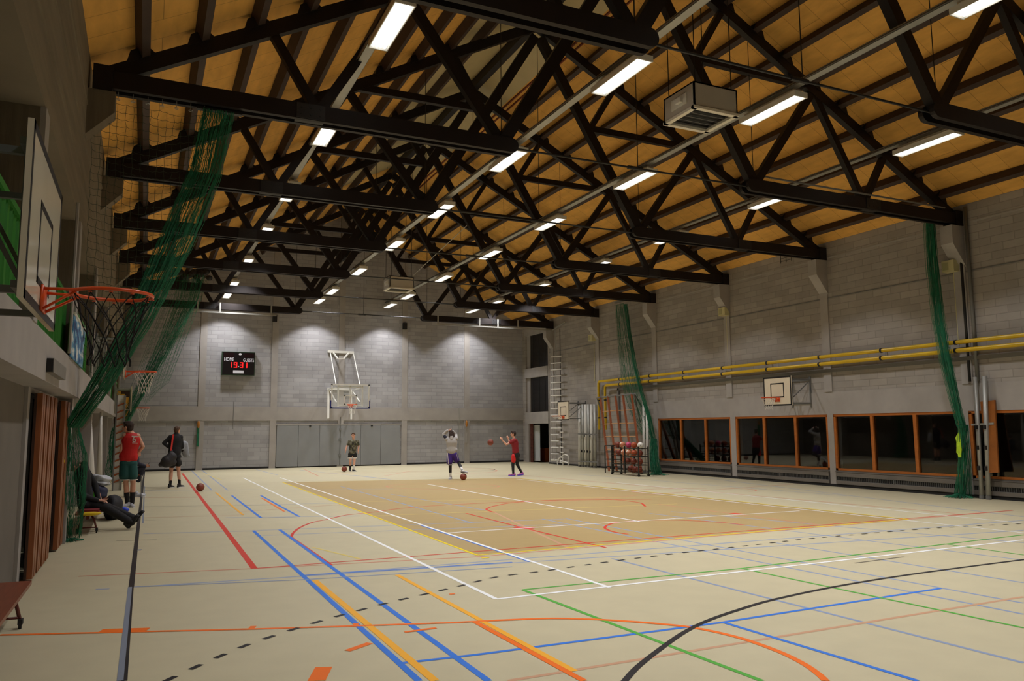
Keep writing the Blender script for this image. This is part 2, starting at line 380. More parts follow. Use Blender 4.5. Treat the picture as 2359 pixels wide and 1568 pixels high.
# ================================================================== CEILING
cb = MB()
def slope(x0, x1, y0, y1, M):
    t = .12
    cb.use(M).add([(x0,y0,roofz(x0)),(x1,y0,roofz(x1)),(x1,y1,roofz(x1)),(x0,y1,roofz(x0)),(x0,y0,roofz(x0)+t),(x1,y0,roofz(x1)+t),(x1,y1,roofz(x1)+t),(x0,y1,roofz(x0)+t)],
       [(0,3,2,1),(4,5,6,7),(0,1,5,4),(1,2,6,5),(2,3,7,6),(3,0,4,7)])
PX = [XR-0.62-0.865*k for k in range(10)]           # purlins on the right slope, eave upward
PXL = [XL+0.62+0.865*k for k in range(10)]
SKR = 10.25; SKL = PXL[8]
slope(SKR, XR+.4, YN, YF+.3, M_CEIL); slope(XL-.4, SKL, YN, YF+.3, M_CEIL)
bays = [YN]+T_Y+[YF+.3]
for i in range(len(bays)-1):
    M = M_SKYL if i < 6 else M_CEIL
    slope(XM, SKR, bays[i], bays[i+1], M); slope(SKL, XM, bays[i], bays[i+1], M)
for x, w_ in ((SKR+.03, .05), (SKR+.16, .04)):
    cb.use(mat('red_brown_edge', rgb(120, 58, 34), .7)).box((x, YN, roofz(x)-.05), (x+w_, T_Y[6], roofz(x)+.05))
struct(cb, 'ceiling')
for side, xs in (('right', PX), ('left', PXL)):
    for k, x in enumerate(xs):
        z = roofz(x); b = MB(); sgn = 1 if side == 'right' else -1
        tx = Vector((1, 0, -SL*sgn)).normalized()
        c0 = Vector((x, YN, z))-Vector((SL*sgn, 0, 1)).normalized()*.122
        c1 = c0.copy(); c1.y = YF
        b.beam(c0, c1, .13, .23, side=tx)
        o = b.build('purlin', M_PURLIN)
        tag(o, 'brown timber purlin running the length of the roof, %s up from the %s eave' % (ORD[k], side), 'roof beam', 'purlins under the %s roof slope' % side)
b = MB(); b.beam((XM, YN, roofz(XM)-.2), (XM, YF, roofz(XM)-.2), .2, .3)
tag(b.build('ridge_beam', M_TRUSS), 'dark ridge beam along the top of the roof', 'roof beam')

# ================================================================== TRUSSES
def make_truss():
    t = thing('roof_truss', '', 'roof truss', (0, 0, 0))
    H0 = .24
    def part(nm, p, q, w=.13, h=.17):
        b = MB()
        b.beam((p[0], 0, p[1]), (q[0], 0, q[1]), w, h, side=(0,1,0)); return local_part(b, nm, M_TRUSS, t)
    for s in (-1, 1):
        X = lambda x: x if s > 0 else 2*XM-x
        # bottom chord, two planks with a rounded inner end
        for dy in (-.11, .11):
            b = MB(); poly = [(X(XR-.02), ZT-.14), (X(XR-.02), ZT+.14)]
            xi = 12.14
            arc = [(X(xi+.14*math.cos(PI/2+PI*i/8)), ZT+.14*math.sin(PI/2+PI*i/8)) for i in range(9)]
            poly += arc
            b.prism([(p[0], dy-.045, p[1]) for p in poly], (0, .09, 0))
            local_part(b, 'bottom_chord', M_TRUSS, t)
        e = roofz(XR)-.42
        part('top_chord', (X(XR-.05), ZT+.02), (X(XM), ZT+.02+(XR-.05-XM)*SL), .15, .25)
        A = (X(14.25), 9.86); Bn = (X(15.8), ZT+.05); Cn = (X(16.6), 8.58); In = (X(12.3), ZT+.05); P_ = (X(10.75), 10.0)
        part('web_member', A, Bn, .13, .17); part('web_member', Bn, Cn, .13, .15); part('web_member', A, In, .13, .19)
        part('diagonal_brace', In, (X(XM+.08), 12.3), .17, .24)
        part('collar_strut', P_, (X(14.3), 9.98), .13, .17); part('web_member', P_, (X(11.5), 11.2), .13, .15)
        # purlin cleats
        for k in range(9):
            x = PX[k]; b = MB(); z = ZT+.02+(XR-.05-x)*SL+.1
            b.prism([(X(x+.17), -.09, z-.09), (X(x+.12), -.09, z+.12), (X(x-.1), -.09, z+.26), (X(x-.26), -.09, z+.14)], (0,.18,0)); local_part(b, 'purlin_cleat', M_TRUSS, t)
        # splice plate with bolts
        b = MB(); b.box((X(15.95)-.24, -.175, ZT-.13), (X(15.95)+.24, .175, ZT+.13))
        for i in range(3):
            for j in range(2): b.cyl((X(15.95)-.16+.16*i, -.185, ZT-.06+.12*j), (X(15.95)-.16+.16*i, .185, ZT-.06+.12*j), .018, 6)
        local_part(b, 'splice_plate', M_BLACK, t)
        b = MB(); b.box((X(XR)-.28*s, -.19, ZT-.2), (X(XR)-.01*s, .19, ZT+.2)); local_part(b, 'end_shoe', M_TRUSS, t)
    b = MB(); b.cyl((XM*2-12.1, 0, ZT), (12.1, 0, ZT), .022, 8); b.cyl((XM-.25, 0, ZT), (XM+.1, 0, ZT), .04, 8); local_part(b, 'tie_rod', M_BLACK, t)
    b = MB(); b.cyl((XM, 0, ZT), (XM, 0, 12.2), .009, 6); local_part(b, 'hanger_rod', M_BLACK, t)
    for s in (-1, 1):
        b = MB(); xx = XM+s*3.15; b.cyl((xx, 0, ZT), (xx, 0, 10.7), .008, 6); local_part(b, 'hanger_rod', M_BLACK, t)
    return t
t0 = make_truss()
whr = ['nearest the camera, cut by the top of the frame', 'second from the camera, its left end above the near green net', 'third from the camera', 'fourth from the camera, fourth from the far wall', 'third from the far wall', 'second from the far wall', 'closest to the far wall, carrying the grey curtain rails']
for k, y in enumerate(T_Y):
    t = t0 if k == 0 else copy_tree(t0)
    t.location = (0, y, 0); t['label'] = 'dark timber roof truss, '+whr[k]; t['group'] = 'roof trusses'; t['category'] = 'roof truss'

# ================================================================== WALLS
# far wall with gable
b = MB(); b.use(M_BLOCK_F)
b.prism([(XL-1, YF, 0), (XR+.2, YF, 0), (XR+.2, YF, roofz(XR)+.1), (XM, YF, roofz(XM)+.1), (XL-.4, YF, roofz(XL)+.1), (XL-1, YF, 2)], (0,.3,0))
struct(b, 'wall_far')
b = MB(); b.box((XL, YF-.02, 0), (XR, YF, .09)); struct(b, 'baseboard_far', M_BLACKR)
b = MB(); b.box((XL, YF-.05, 2.3), (XR, YF, 2.97)); struct(b, 'trim_1', M_CONC)
n = 2
for u in (465, 631, 785.5, 931.5, 1075):
    x = at(u, 900, 1, YF).x; b = MB(); b.box((x-.15, YF-.045, 2.97), (x+.15, YF, roofz(x))); b.box((x-.15, YF-.045, 0), (x+.15, YF, 2.3)); struct(b, 'trim_%d' % n, M_CONC); n += 1
b = MB(); b.box((XL-2, YN-.3, 0), (XR+2, YN, 13)); struct(b, 'wall_near', M_CONC_D)

# right wall: lower concrete, windows, beam, block above, opening at the far end
WZ0, WZ1 = .50, 2.16
winY = [(22.28, 26.70), (17.82, 22.02), (13.45, 17.60), (9.0, 13.22), (4.5, 8.7), (.0, 4.2)]
OP0, OP1 = 36.36, 39.10
b = MB(); t = .3
b.use(M_BLOCK_R).box((XR, YN, 2.9), (XR+t, OP0, roofz(XR)+.1)); b.box((XR, OP1, 0), (XR+t, YF+.3, roofz(XR)+.1))
b.box((XR, 26.9, 0), (XR+t, OP0, 2.9)); 
b.use(M_CONC); b.box((XR-.02, YN, 2.2), (XR+t, 27.0, 2.9))
ys = sorted([y for w in winY for y in w]); prev = YN
for (y0, y1) in sorted(winY):
    b.box((XR-.02, prev, 0), (XR+t, y0, 2.2)); prev = y1
    b.use(M_CONC_D).box((XR, y0, 0), (XR+t, y1, WZ0)).use(M_CONC)
b.box((XR-.02, prev, 0), (XR+t, 27.0, 2.2))
for z0, z1 in ((2.1, 2.73), (4.62, 5.14), (7.0, roofz(XR)+.1)): b.box((XR-.06, OP0, z0), (XR+t, OP1, z1))
b.box((XR-.03, OP0-.08, 0), (XR+t, OP0, 7.0))
struct(b, 'wall_right')
b = MB(); b.box((XR-.04, YN, 0), (XR, OP0, .075)); struct(b, 'baseboard_right', M_BLACKR)
# things behind the openings
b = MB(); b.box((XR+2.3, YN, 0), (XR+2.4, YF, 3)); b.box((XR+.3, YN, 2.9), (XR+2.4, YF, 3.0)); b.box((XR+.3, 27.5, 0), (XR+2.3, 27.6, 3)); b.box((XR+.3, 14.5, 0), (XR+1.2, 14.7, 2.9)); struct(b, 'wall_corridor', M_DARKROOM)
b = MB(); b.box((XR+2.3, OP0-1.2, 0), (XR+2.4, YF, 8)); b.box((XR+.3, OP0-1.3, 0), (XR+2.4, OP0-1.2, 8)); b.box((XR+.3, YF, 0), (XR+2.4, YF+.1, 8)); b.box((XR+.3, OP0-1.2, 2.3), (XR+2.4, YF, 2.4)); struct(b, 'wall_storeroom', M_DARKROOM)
M_GLASS = bpy.data.materials.new('window_glass'); M_GLASS.use_nodes = True
g = M_GLASS.node_tree.nodes['Principled BSDF']; g.inputs['Base Color'].default_value = (.04,.045,.045,1); g.inputs['Roughness'].default_value = .02; g.inputs['Transmission Weight'].default_value = 1.0; g.inputs['IOR'].default_value = 1.45
g.inputs['Base Color'].default_value = (.5,.52,.5,1)
def frame_bar(bm, x, y0, z0, y1, z1, d=.07): bm.box((x-.035, y0, z0), (x+d, y1, z1))
for i, (y0, y1) in enumerate(winY):
    w = sthing('window_%d' % (i+1), (XR+.04, (y0+y1)/2, WZ0))
    f = MB()
    for q in ((y0, WZ0, y1, WZ0+.06), (y0, WZ1-.03, y1, WZ1+.04), (y0, WZ0, y0+.08, WZ1), (y1-.08, WZ0, y1, WZ1)): frame_bar(f, XR+.03, q[0], q[1], q[2], q[3])
    f.build('window_frame', M_FRAME, w)
    L = (y1-y0); mul = [y0+L*.325, y0+L*.665] if i < 3 else [y0+L*.5]
    for ym in mul: q = MB(); frame_bar(q, XR+.03, ym-.05, WZ0+.06, ym+.05, WZ1-.03); q.build('mullion', M_FRAME, w)
    edges = [y0+.08]+[z for ym in mul for z in (ym-.05, ym+.05)]+[y1-.08]
    for j in range(0, len(edges), 2): q = MB(); q.box((XR+.05, edges[j], WZ0+.06), (XR+.056, edges[j+1], WZ1-.03)); q.build('pane', M_GLASS, w)
# window behind far opening (dark panes)
M_DGL = mat('dark_pane', rgb(26, 24, 26), .15)
for i, (z0, z1) in enumerate(((2.73, 4.62), (5.14, 7.0))):
    w = sthing('window_%d' % (7+i), (XR+.15, (OP0+OP1)/2, z0))
    q = MB(); q.box((XR+.15, OP0, z0), (XR+.17, OP1-.15, z1)); q.build('pane', M_DGL, w)
    q = MB(); q.box((XR+.1, OP1-.35, z0), (XR+.2, OP1, z1)); q.build('window_frame', M_CONC, w)
    q = MB()
    for k in range(1, 4): yy = OP0+(OP1-OP0)*k/4; q.box((XR+.14, yy-.02, z0), (XR+.18, yy+.02, z1))
    q.build('mullion', M_BLACK, w)
# pilasters + corbels
for side in ('right', 'left'):
    X0 = XR if side == 'right' else XL-.05; s = -1 if side == 'right' else 1
    for k, y in enumerate(T_Y):
        b = MB(); pr = .46 if side == 'right' else .38
        prof = [(X0, ZT-.2), (X0+s*pr, ZT-.2), (X0+s*pr, 6.55 if side == 'right' else 6.7), (X0, 5.95 if side == 'right' else 6.3)]
        b.use(M_CONC if side == 'right' else M_BOARDV).prism([(p[0], y-.17, p[1]) for p in (prof if s > 0 else prof[::-1])], (0, .34, 0))
        if side == 'right': b.use(M_CONC).box((X0-.045, y-.15, 2.9), (X0, y+.15, 6.3))
        struct(b, 'trim_%d' % n); n += 1
# left wall
b = MB()
b.use(M_BOARD).box((-1.5, YN, 4.95), (-1.0, YF, roofz(XL)+.1))                 # deep upper beam wall
b.use(M_CONC).box((-1.5, YN, 2.37), (-1.0, YF-.0, 2.87))                       # lintel beam
b.use(M_BOARDV).box((-1.6, YN, 2.87), (-1.5, YF, 4.95))                        # back of the recess
b.use(M_CONC_D).box((-1.7, YN, 0), (-1.34, 11.1, 2.37))                        # lower wall near
b.use(M_CONC).box((-1.7, 11.1, 0), (-1.30, 11.32, 2.37))
b.use(M_CONC_D).box((-2.0, 15.1, 0), (-1.7, YF, 2.37))
b.use(M_CONC).box((-1.7, 14.85, 0), (-1.10, 15.1, 2.37))
b.box((-1.7, 11.3, 2.3), (-1.3, 15.1, 2.37))
for yy in (22.2, 26.8, 31.3, 35.9): b.box((-1.7, yy-.12, 0), (-1.2, yy+.12, 2.37))
struct(b, 'wall_left')
for k, y in enumerate([4.08]+T_Y):
    b = MB(); b.use(M_BOARDV).box((-1.5, y-.15, 2.87), (-1.04, y+.15, 4.95)); b.use(M_CONC).box((-1.04, y-.15, 2.87), (-.99, y+.15, 4.95)); struct(b, 'trim_%d' % n); n += 1
# horizontal joint ribs on the upper left wall
for z in (5.55, 6.15, 6.75):
    b = MB(); b.box((-1.0, YN, z), (-.985, YF, z+.03)); struct(b, 'trim_%d' % n, M_BOARD); n += 1
# green corrugated panels in the recess
M_GRN = mat('green_corrugated', rgb(38, 118, 30), .5)
ya = [YN, 4.08]+T_Y+[YF]
for k in range(len(ya)-1):
    y0, y1 = ya[k]+.16, ya[k+1]-.16
    g = thing('corrugated_panel', '', 'panel', (-1.14, y0, 2.87), 0, 'green corrugated panels in the left recess')
    b = MB(); nn = int((y1-y0)/.035)
    def cf(u, v, y0=y0, y1=y1): return (-1.14+.032*math.sin(u*(y1-y0)/.12*2*PI), y0+(y1-y0)*u, 2.87+.88*v)
    b.grid(cf, min(nn, 320), 2); b.build('corrugated_sheet', M_GRN, g)
    b = MB(); b.box((-1.18, y0, 3.74), (-1.09, y1, 3.80)); b.build('top_rail', M_GRN, g)
    lab = {2: 'beside and behind the near backboard', 3: 'between the near backboard and the blue banner', 4: 'in the bay of the near green net'}
    g['label'] = 'green corrugated panel in the left recess, ' + ['behind the camera', 'left of the near backboard at the frame edge', 'behind the near backboard', 'just past the near backboard', 'behind the blue and white banner', 'in the second bay past the banner', 'in the third bay past the banner', 'in the fourth bay past the banner', 'in the last bay before the far wall'][k]
# ================================================================== LAMPS
M_TUBE = mat('lamp_tube_lit', (1,1,1,1), 0.4, emit=(1.0, .99, .97, 1), es=1.7)
LX = [3.25, 7.53, 11.12, 15.70]; LYS = [1.75, 6.6, 11.3, 16.15, 20.8, 25.45, 30.35, 35.25, 38.2]; LZ = 8.15
LAMP_W = 1000.0; SPREAD = 106
def make_lamp():
    t = thing('strip_light', '', 'light', (0,0,0), 0, 'twin tube strip lights')
    b = MB(); L = .75
    b.box((-.16, -L, .03), (.16, L, .06)); b.box((-.165, -L, -.045), (-.15, L, .06)); b.box((.15, -L, -.045), (.165, L, .06))
    b.box((-.165, -L-.02, -.05), (.165, -L, .06)); b.box((-.165, L, -.05), (.165, L+.02, .06)); b.box((-.1, -L*.9, .06), (.1, L*.9, .13))
    local_part(b, 'housing', M_WHITE, t)
    for x in (-.10, -.033, .033, .10):
        b = MB(); b.tube([(x, -L+.03, -.012), (x, L-.03, -.012)], .026, 8); local_part(b, 'lamp_tube', M_TUBE, t, True)
    b = MB()
    for y in (-.5, .5): b.box((-.02, y-.02, .13), (.02, y+.02, .2))
    local_part(b, 'mounting_clip', M_GALV, t)
    ld = bpy.data.lights.new('lamp_light', 'SPOT'); ld.energy = LAMP_W; ld.color = (1.0, .985, .995); ld.spot_size = math.radians(SPREAD); ld.spot_blend = .22; ld.shadow_soft_size = .2
    ld.use_nodes = True; N = ld.node_tree; e = next(n_ for n_ in N.nodes if n_.type == 'EMISSION')      # luminaire distribution: strongest straight down
    tc = N.nodes.new('ShaderNodeTexCoord'); sp = N.nodes.new('ShaderNodeSeparateXYZ'); ab = N.nodes.new('ShaderNodeMath'); ab.operation = 'ABSOLUTE'; pw = N.nodes.new('ShaderNodeMath'); pw.operation = 'POWER'; pw.inputs[1].default_value = 2.4
    N.links.new(tc.outputs['Normal'], sp.inputs[0]); N.links.new(sp.outputs[2], ab.inputs[0]); N.links.new(ab.outputs[0], pw.inputs[0]); N.links.new(pw.outputs[0], e.inputs['Strength'])
    lo = bpy.data.objects.new('lamp_light', ld); COL.objects.link(lo); lo.location = (0,0,-.05); lo.parent = t
    return t
l0 = make_lamp(); first = True
rown = ['leftmost', 'second from left', 'third from left', 'rightmost']
for i, x in enumerate(LX):
    for j, y in enumerate(LYS):
        if j == 0 and i > 1: continue
        t = l0 if first else copy_tree(l0); first = False
        t.location = (x, y, LZ)
        where = {0: 'behind the camera', 1: 'above the near court', 2: 'nearest fully seen one', 3: 'second one along', 4: 'third one along', 5: 'fourth one along', 6: 'fifth one along', 7: 'second to last before the far wall', 8: 'last one, by the far wall'}[j]
        t['label'] = 'lit strip light in the %s row, %s' % (rown[i], where)
    b = MB(); b.use(M_GALV).box((x-.085, YN, LZ+.2), (x+.085, 38.9, LZ+.205)); b.box((x-.085, YN, LZ+.2), (x-.08, 38.9, LZ+.27)); b.box((x+.08, YN, LZ+.2), (x+.085, 38.9, LZ+.27))
    b.use(M_ORANGE if False else M_PURLIN).cyl((x-.11, YN, LZ+.22), (x-.11, 38.9, LZ+.22), .012, 6)
    o = b.build('cable_tray'); tag(o, 'pale perforated cable tray carrying the %s row of lights' % rown[i], 'cable tray', 'cable trays over the light rows')

# ================================================================== BASKETBALL HOOPS
M_BB = mat('backboard_paint', rgb(226, 214, 190), .14, var=.03, scale=2, spec=.6)
M_CLR = bpy.data.materials.new('clear_acrylic'); M_CLR.use_nodes = True
g = M_CLR.node_tree; pb = g.nodes['Principled BSDF']; pb.inputs['Base Color'].default_value = (.8,.86,.84,1); pb.inputs['Roughness'].default_value = .05
tr = g.nodes.new('ShaderNodeBsdfTransparent'); mx = g.nodes.new('ShaderNodeMixShader'); mx.inputs[0].default_value = .13
g.links.new(tr.outputs[0], mx.inputs[1]); g.links.new(pb.outputs[0], mx.inputs[2]); g.links.new(mx.outputs[0], g.nodes['Material Output'].inputs[0])
M_NAVY = mat('navy_padding', rgb(28, 38, 112), .6)
def hoop(label, loc, rz, zr, bw, bh, cord, clear=False, back=0.4, below=.15, Rr=.225, rt=.011, nl=.42, hang='drop', frame_m=None, thick=.03):
    """board faces local +X; rim height zr"""
    t = thing('basketball_hoop', label, 'basketball hoop', loc, rz)
    z0 = zr-loc[2]-below; z1 = z0+bh
    if not clear:
        b = MB(); b.use(M_BB).box((-thick, -bw/2, z0), (0, bw/2, z1))
        e = .002; s = .05 if bh < 1 else .05
        b.use(M_BLACK)
        for (ya, za, yb, zb) in ((-bw/2, z0, bw/2, z0+s), (-bw/2, z1-s, bw/2, z1), (-bw/2, z0, -bw/2+s, z1), (bw/2-s, z0, bw/2, z1)): b.box((0, ya, za), (e, yb, zb))
        iw, ih = bw*.49 if bw < 1.3 else .62, bh*.50
        za = z0+below*1.0; 
        for (ya, zA, yb, zB) in ((-iw/2, za, iw/2, za+s*.8), (-iw/2, za+ih-s*.8, iw/2, za+ih), (-iw/2, za, -iw/2+s*.8, za+ih), (iw/2-s*.8, za, iw/2, za+ih)): b.box((0, ya, zA), (e, yb, zB))
        local_part(b, 'backboard', None, t)
    else:
        b = MB(); b.box((-.012, -bw/2, z0), (0, bw/2, z1)); local_part(b, 'backboard', M_CLR, t)
        b = MB(); s = .05
        s = .06
        for (ya, za, yb, zb) in ((-bw/2, z0, bw/2, z0+s), (-bw/2, z1-s, bw/2, z1), (-bw/2, z0, -bw/2+s, z1), (bw/2-s, z0, bw/2, z1)): b.box((-.016, ya, za), (.004, yb, zb))
        za = z0+below
        for (ya, zA, yb, zB) in ((-.295, za, .295, za+s), (-.295, za+.4, .295, za+.45), (-.295, za, -.245, za+.45), (.245, za, .295, za+.45)): b.box((0, ya, zA), (.004, yb, zB))
        local_part(b, 'board_marking', M_WHITE, t)
        b = MB(); b.box((-.04, -bw/2-.03, z0-.04), (.03, bw/2+.03, z0+.01)); b.box((-.04, -bw/2-.03, z0-.04), (.03, -bw/2+.01, z0+.34)); b.box((-.04, bw/2-.01, z0-.04), (.03, bw/2+.03, z0+.34)); local_part(b, 'edge_padding', M_NAVY, t)
        b = MB()
        for y in (-bw/2+.33, 0, bw/2-.33): b.box((-.07, y-.035, z0), (-.015, y+.035, z1))
        b.box((-.07, -bw/2+.3, z0+.1), (-.02, bw/2-.3, z0+.15)); b.box((-.07, -bw/2+.3, z1-.15), (-.02, bw/2-.3, z1-.1)); local_part(b, 'board_frame', M_WHITE, t)
    # rim
    zc = zr-loc[2]; cx = Rr+.15
    b = MB(); b.torus((cx, 0, zc), Rr, rt, 44, 10)
    b.box((.002, -.11, zc-.13), (.014, .11, zc+.02))
    for s in (-1, 1):
        b.tube([(.012, s*.09, zc), (cx*.45, s*.12, zc), (cx-Rr*.62, s*Rr*.78, zc)], rt*.8, 8); b.tube([(.012, s*.075, zc-.12), (cx-Rr*.85, s*Rr*.5, zc-.008)], rt*.75, 8)
    for i in range(12): a = 2*PI*i/12; b.torus((cx+Rr*math.cos(a), Rr*math.sin(a), zc-rt-.008), .009, .003, 8, 4)
    rim = local_part(b, 'rim', M_ORANGE, t, True)
    # net: two families of helices
    b = MB(); N = 12; rows = 7; rr = .0045 if cord is M_ROPEW else .0035
    def prof(v): return Rr*(1-.52*min(1, v*1.35)**.8)+(.012 if v > .9 else 0)
    for s in (-1, 1):
        for i in range(N):
            pts = []
            for j in range(rows*2+1):
                v = j/(rows*2); a = 2*PI*(i+s*v*2.5)/N; r = prof(v)*(1+.03*math.sin(i*3+j)); pts.append((cx+r*math.cos(a), r*math.sin(a), zc-rt-.01-nl*v))
            b.tube(pts, rr, 4)
    local_part(b, 'net', cord, t)
    # supporting arms back to the wall
    b = MB(); FM = frame_m or M_GREY_S
    if hang == 'arms':
        zs = (z0+.08, z1-.1)
        for z in zs:
            for y in (-bw*.32, bw*.32): b.beam((-thick, y, z), (-back, y, z), .04, .04)
            b.beam((-thick-.02, -bw*.45, z), (-thick-.02, bw*.45, z), .04, .04); b.beam((-back+.02, -bw*.32, z), (-back+.02, bw*.32, z), .05, .05)
        for y in (-bw*.32, bw*.32): b.beam((-thick, y, z0+.08), (-back, y, z1-.1), .025, .025); b.beam((-back+.02, y, z0-.05), (-back+.02, y, z1), .05, .05); b.beam((-thick-.02, y, z0+.05), (-thick-.02, y, z1-.05), .04, .04)
        local_part(b, 'support_frame', FM, t)
    return t
# near left hoop: board plane just off the left wall
Yn = 5.36; Xn = -.588
hoop('near basketball hoop with black net on the left wall', (Xn, Yn, 0), 0, 2.66, 1.52, .95, M_ROPEB, below=.16, back=.42, hang='arms', frame_m=M_GREY_S)
hoop('basketball hoop with white net on the left wall, the nearer of the two far ones', (-.42, 18.6, 0), 0, 3.10, 1.2, .9, M_ROPEW, back=.58, hang='arms', frame_m=M_GALV, nl=.45, rt=.014)
hoop('smallest, farthest basketball hoop with white net on the left wall', (-.45, 31.4, 0), 0, 2.66, 1.2, .9, M_ROPEW, back=.55, hang='arms', frame_m=M_GALV, nl=.45, rt=.014)
# right wall hoops
p = at(1792, 900, 0, 18.2)
hoop('basketball hoop with black-edged white board above the right windows', (18.2, 18.83, 0), PI, 2.75, 1.2, .93, M_ROPEW, below=.26, back=1.05, hang='arms', nl=.36, rt=.014)
hoop('small basketball hoop beside the far right ladder rungs', (18.2, 32.9, 0), PI, 2.42, 1.12, .92, M_ROPEW, below=.2, back=1.05, hang='arms', nl=.10, rt=.014)
# main far hoop with clear board
q = at(807.5, 911, 1, 36.0)
fh = hoop('main basketball hoop with clear board and navy padding on the far wall', (q.x, 36.0, 0), -PI/2, 2.98, 1.80, 1.10, M_ROPEW, clear=True, below=.14, nl=.4, rt=.016)
b = MB()
def W2(u, v, y): return at(u, v, 1, y)
yw = YF-.06
a1, a2 = W2(755, 809, yw), W2(815, 812, yw); b.beam(a1, a2, .12, .12)
b.beam(W2(767, 811, yw), W2(778, 826, yw-.5), .06, .06); b.beam(W2(804, 812, yw), W2(792, 826, yw-.5), .06, .06); b.beam(W2(778, 826, yw-.5), W2(792, 826, yw-.5), .06, .06)
b.cyl(W2(761, 812, yw), W2(774, 885, 36.05), .022, 6); b.cyl(W2(814, 813, yw), W2(829, 886, 36.05), .022, 6)
c1, c2 = W2(754, 895, yw), W2(806, 897, yw); b.beam(c1, c2, .14, .1)
b.beam(W2(757, 896, yw-.1), W2(756, 964, yw-.4), .1, .1); b.beam(W2(809, 896, yw-.3), W2(809, 965, yw-.5), .08, .08)
b.beam(W2(760, 900, yw), W2(775, 927, 36.08), .05, .05); b.beam(W2(812, 901, yw), W2(829, 926, 36.08), .05, .05)
b.beam(W2(757, 896, yw), W2(774, 892, 36.08), .05, .05); b.beam(W2(812, 898, yw), W2(830, 894, 36.08), .05, .05)
for u in (756, 809): b.beam(W2(u, 962, yw-.4), W2(u, 948, yw+.02), .05, .05)
o = b.build('wall_bracket', M_WHITE, fh)
b = MB(); p1 = W2(784, 960, yw+.01); b.cyl(p1, (p1.x, p1.y, .1), .025, 8)
for z in (1.8, 1.3, .5): b.box((p1.x-.05, p1.y-.05, z), (p1.x+.05, p1.y+.02, z+.12))
b.build('winch_cable', M_GREY_S, fh)

# ================================================================== NETS
def bundle(b, path, wid, dep, n, r=.006, seed=1, cross=True, axis=(1,0,0), axis2=(0,1,0)):
    """many cords gathered along a path; wid/dep per path point"""
    rnd = random.Random(seed); P = [Vector(p) for p in path]; ax = Vector(axis); ay = Vector(axis2); L = len(P); K = 10
    def samp(t):
        f = t*(L-1); i = min(L-2, int(f)); u = f-i
        return P[i].lerp(P[i+1], u), wid[i]*(1-u)+wid[i+1]*u, dep[i]*(1-u)+dep[i+1]*u
    M = (L-1)*K
    for k in range(n):
        a = rnd.uniform(-1, 1); c = rnd.uniform(-1, 1); ph = rnd.uniform(0, 6); fr = rnd.uniform(.8, 2.2); pts = []; am = rnd.uniform(.04, .16)
        for j in range(M+1):
            t = j/M; p, w, d = samp(t); zig = .35*(.5 if j % 2 else -.5)/n**.5
            aa = a+am*math.sin(fr*6*t+ph)+zig; pts.append(p+ax*(w*aa)+ay*(d*(c+am*math.cos(fr*5*t+ph))))
        b.tube(pts, r, 3, cap=False)
    if cross:
        for j in range(int(M*2.0)):
            t = rnd.random(); p, w, d = samp(t); a = rnd.uniform(-1, .6); l = rnd.uniform(.2, .6)
            b.tube([p+ax*(w*a)+ay*(d*rnd.uniform(-1,1)), p+ax*(w*(a+l/2))+Vector((0,0,-.05*rnd.random()))+ay*(d*rnd.uniform(-1,1)), p+ax*(w*(a+l))+ay*(d*rnd.uniform(-1,1))], r, 3, cap=False)
def P_at(u, v, Y): return at(u, v, 1, Y)
# --- near left net, hung from the second truss and tied back to the left wall
t = thing('divider_net', 'near green divider net gathered from the roof down to the left wall', 'net', (-1.0, 14.6, 0))
path = [P_at(503, 256, 13.1), P_at(472, 400, 13.3), P_at(405, 560, 13.5), P_at(320, 740, 13.8), P_at(230, 890, 14.2), P_at(165, 985, 14.6)]
b = MB(); bundle(b, path, [.24, .25, .26, .2, .17, .13], [.08, .1, .1, .1, .1, .1], 135, .0034, 3)
b.build('net_bundle', M_GREEN_NET, t)
path = [P_at(163, 978, 14.7), P_at(168, 1050, 14.8), P_at(168, 1150, 14.9), fl(165, 1243)+Vector((0,0,.03))]
b = MB(); bundle(b, path, [.12, .2, .19, .13], [.12, .12, .13, .12], 80, .0034, 4)
rnd = random.Random(5)
for i in range(90):
    a = rnd.uniform(0, 6.28); c = fl(160, 1246); c2 = c+Vector((math.cos(a)*rnd.uniform(.05,.22), math.sin(a)*rnd.uniform(.05,.3), .012)); b.tube([c+Vector((0,0,.05)), (c+c2)/2+Vector((0,0,.03)), c2], .005, 3)
b.build('net_tail', M_GREEN_NET, t)
# loose meshes spanning between bundle and wall
b = MB(); rnd = random.Random(11)
pts_top = 26; edge = [P_at(503, 256, 13.1), P_at(472, 400, 13.3), P_at(405, 560, 13.5), P_at(320, 740, 13.8), P_at(230, 890, 14.2)]
def edgex(z):
    for i in range(len(edge)-1):
        if edge[i].z >= z >= edge[i+1].z:
            u = (edge[i].z-z)/(edge[i].z-edge[i+1].z); return edge[i].lerp(edge[i+1], u)
    return edge[-1] if z < edge[-1].z else edge[0]
step = .115; zt = 6.98; nz = int((zt-2.75)/step)
G = {}
for j in range(nz+1):
    z = zt-step*j; e = edgex(z); x0 = -.93; Lx = max(0, e.x-.05-x0); nx = int(Lx/step)+1
    for i in range(nx+1):
        G[i, j] = Vector((x0+step*i+rnd.uniform(-.014,.014), 13.15+(e.y-13.1)+.05*math.sin(i*.7+j*.3), z-.10*math.sin(PI*min(1, i/max(1, nx)))+rnd.uniform(-.014,.014)))
for (i, j), p in G.items():
    if (i+1, j) in G: q = G[i+1, j]; b.tube([p, (p+q)/2-Vector((0,0,.016)), q], .0035, 3, cap=False)
    if (i, j+1) in G: b.tube([p, G[i, j+1]], .0035, 3, cap=False)
b.build('loose_mesh', M_DARK_NET, t)
b = MB()
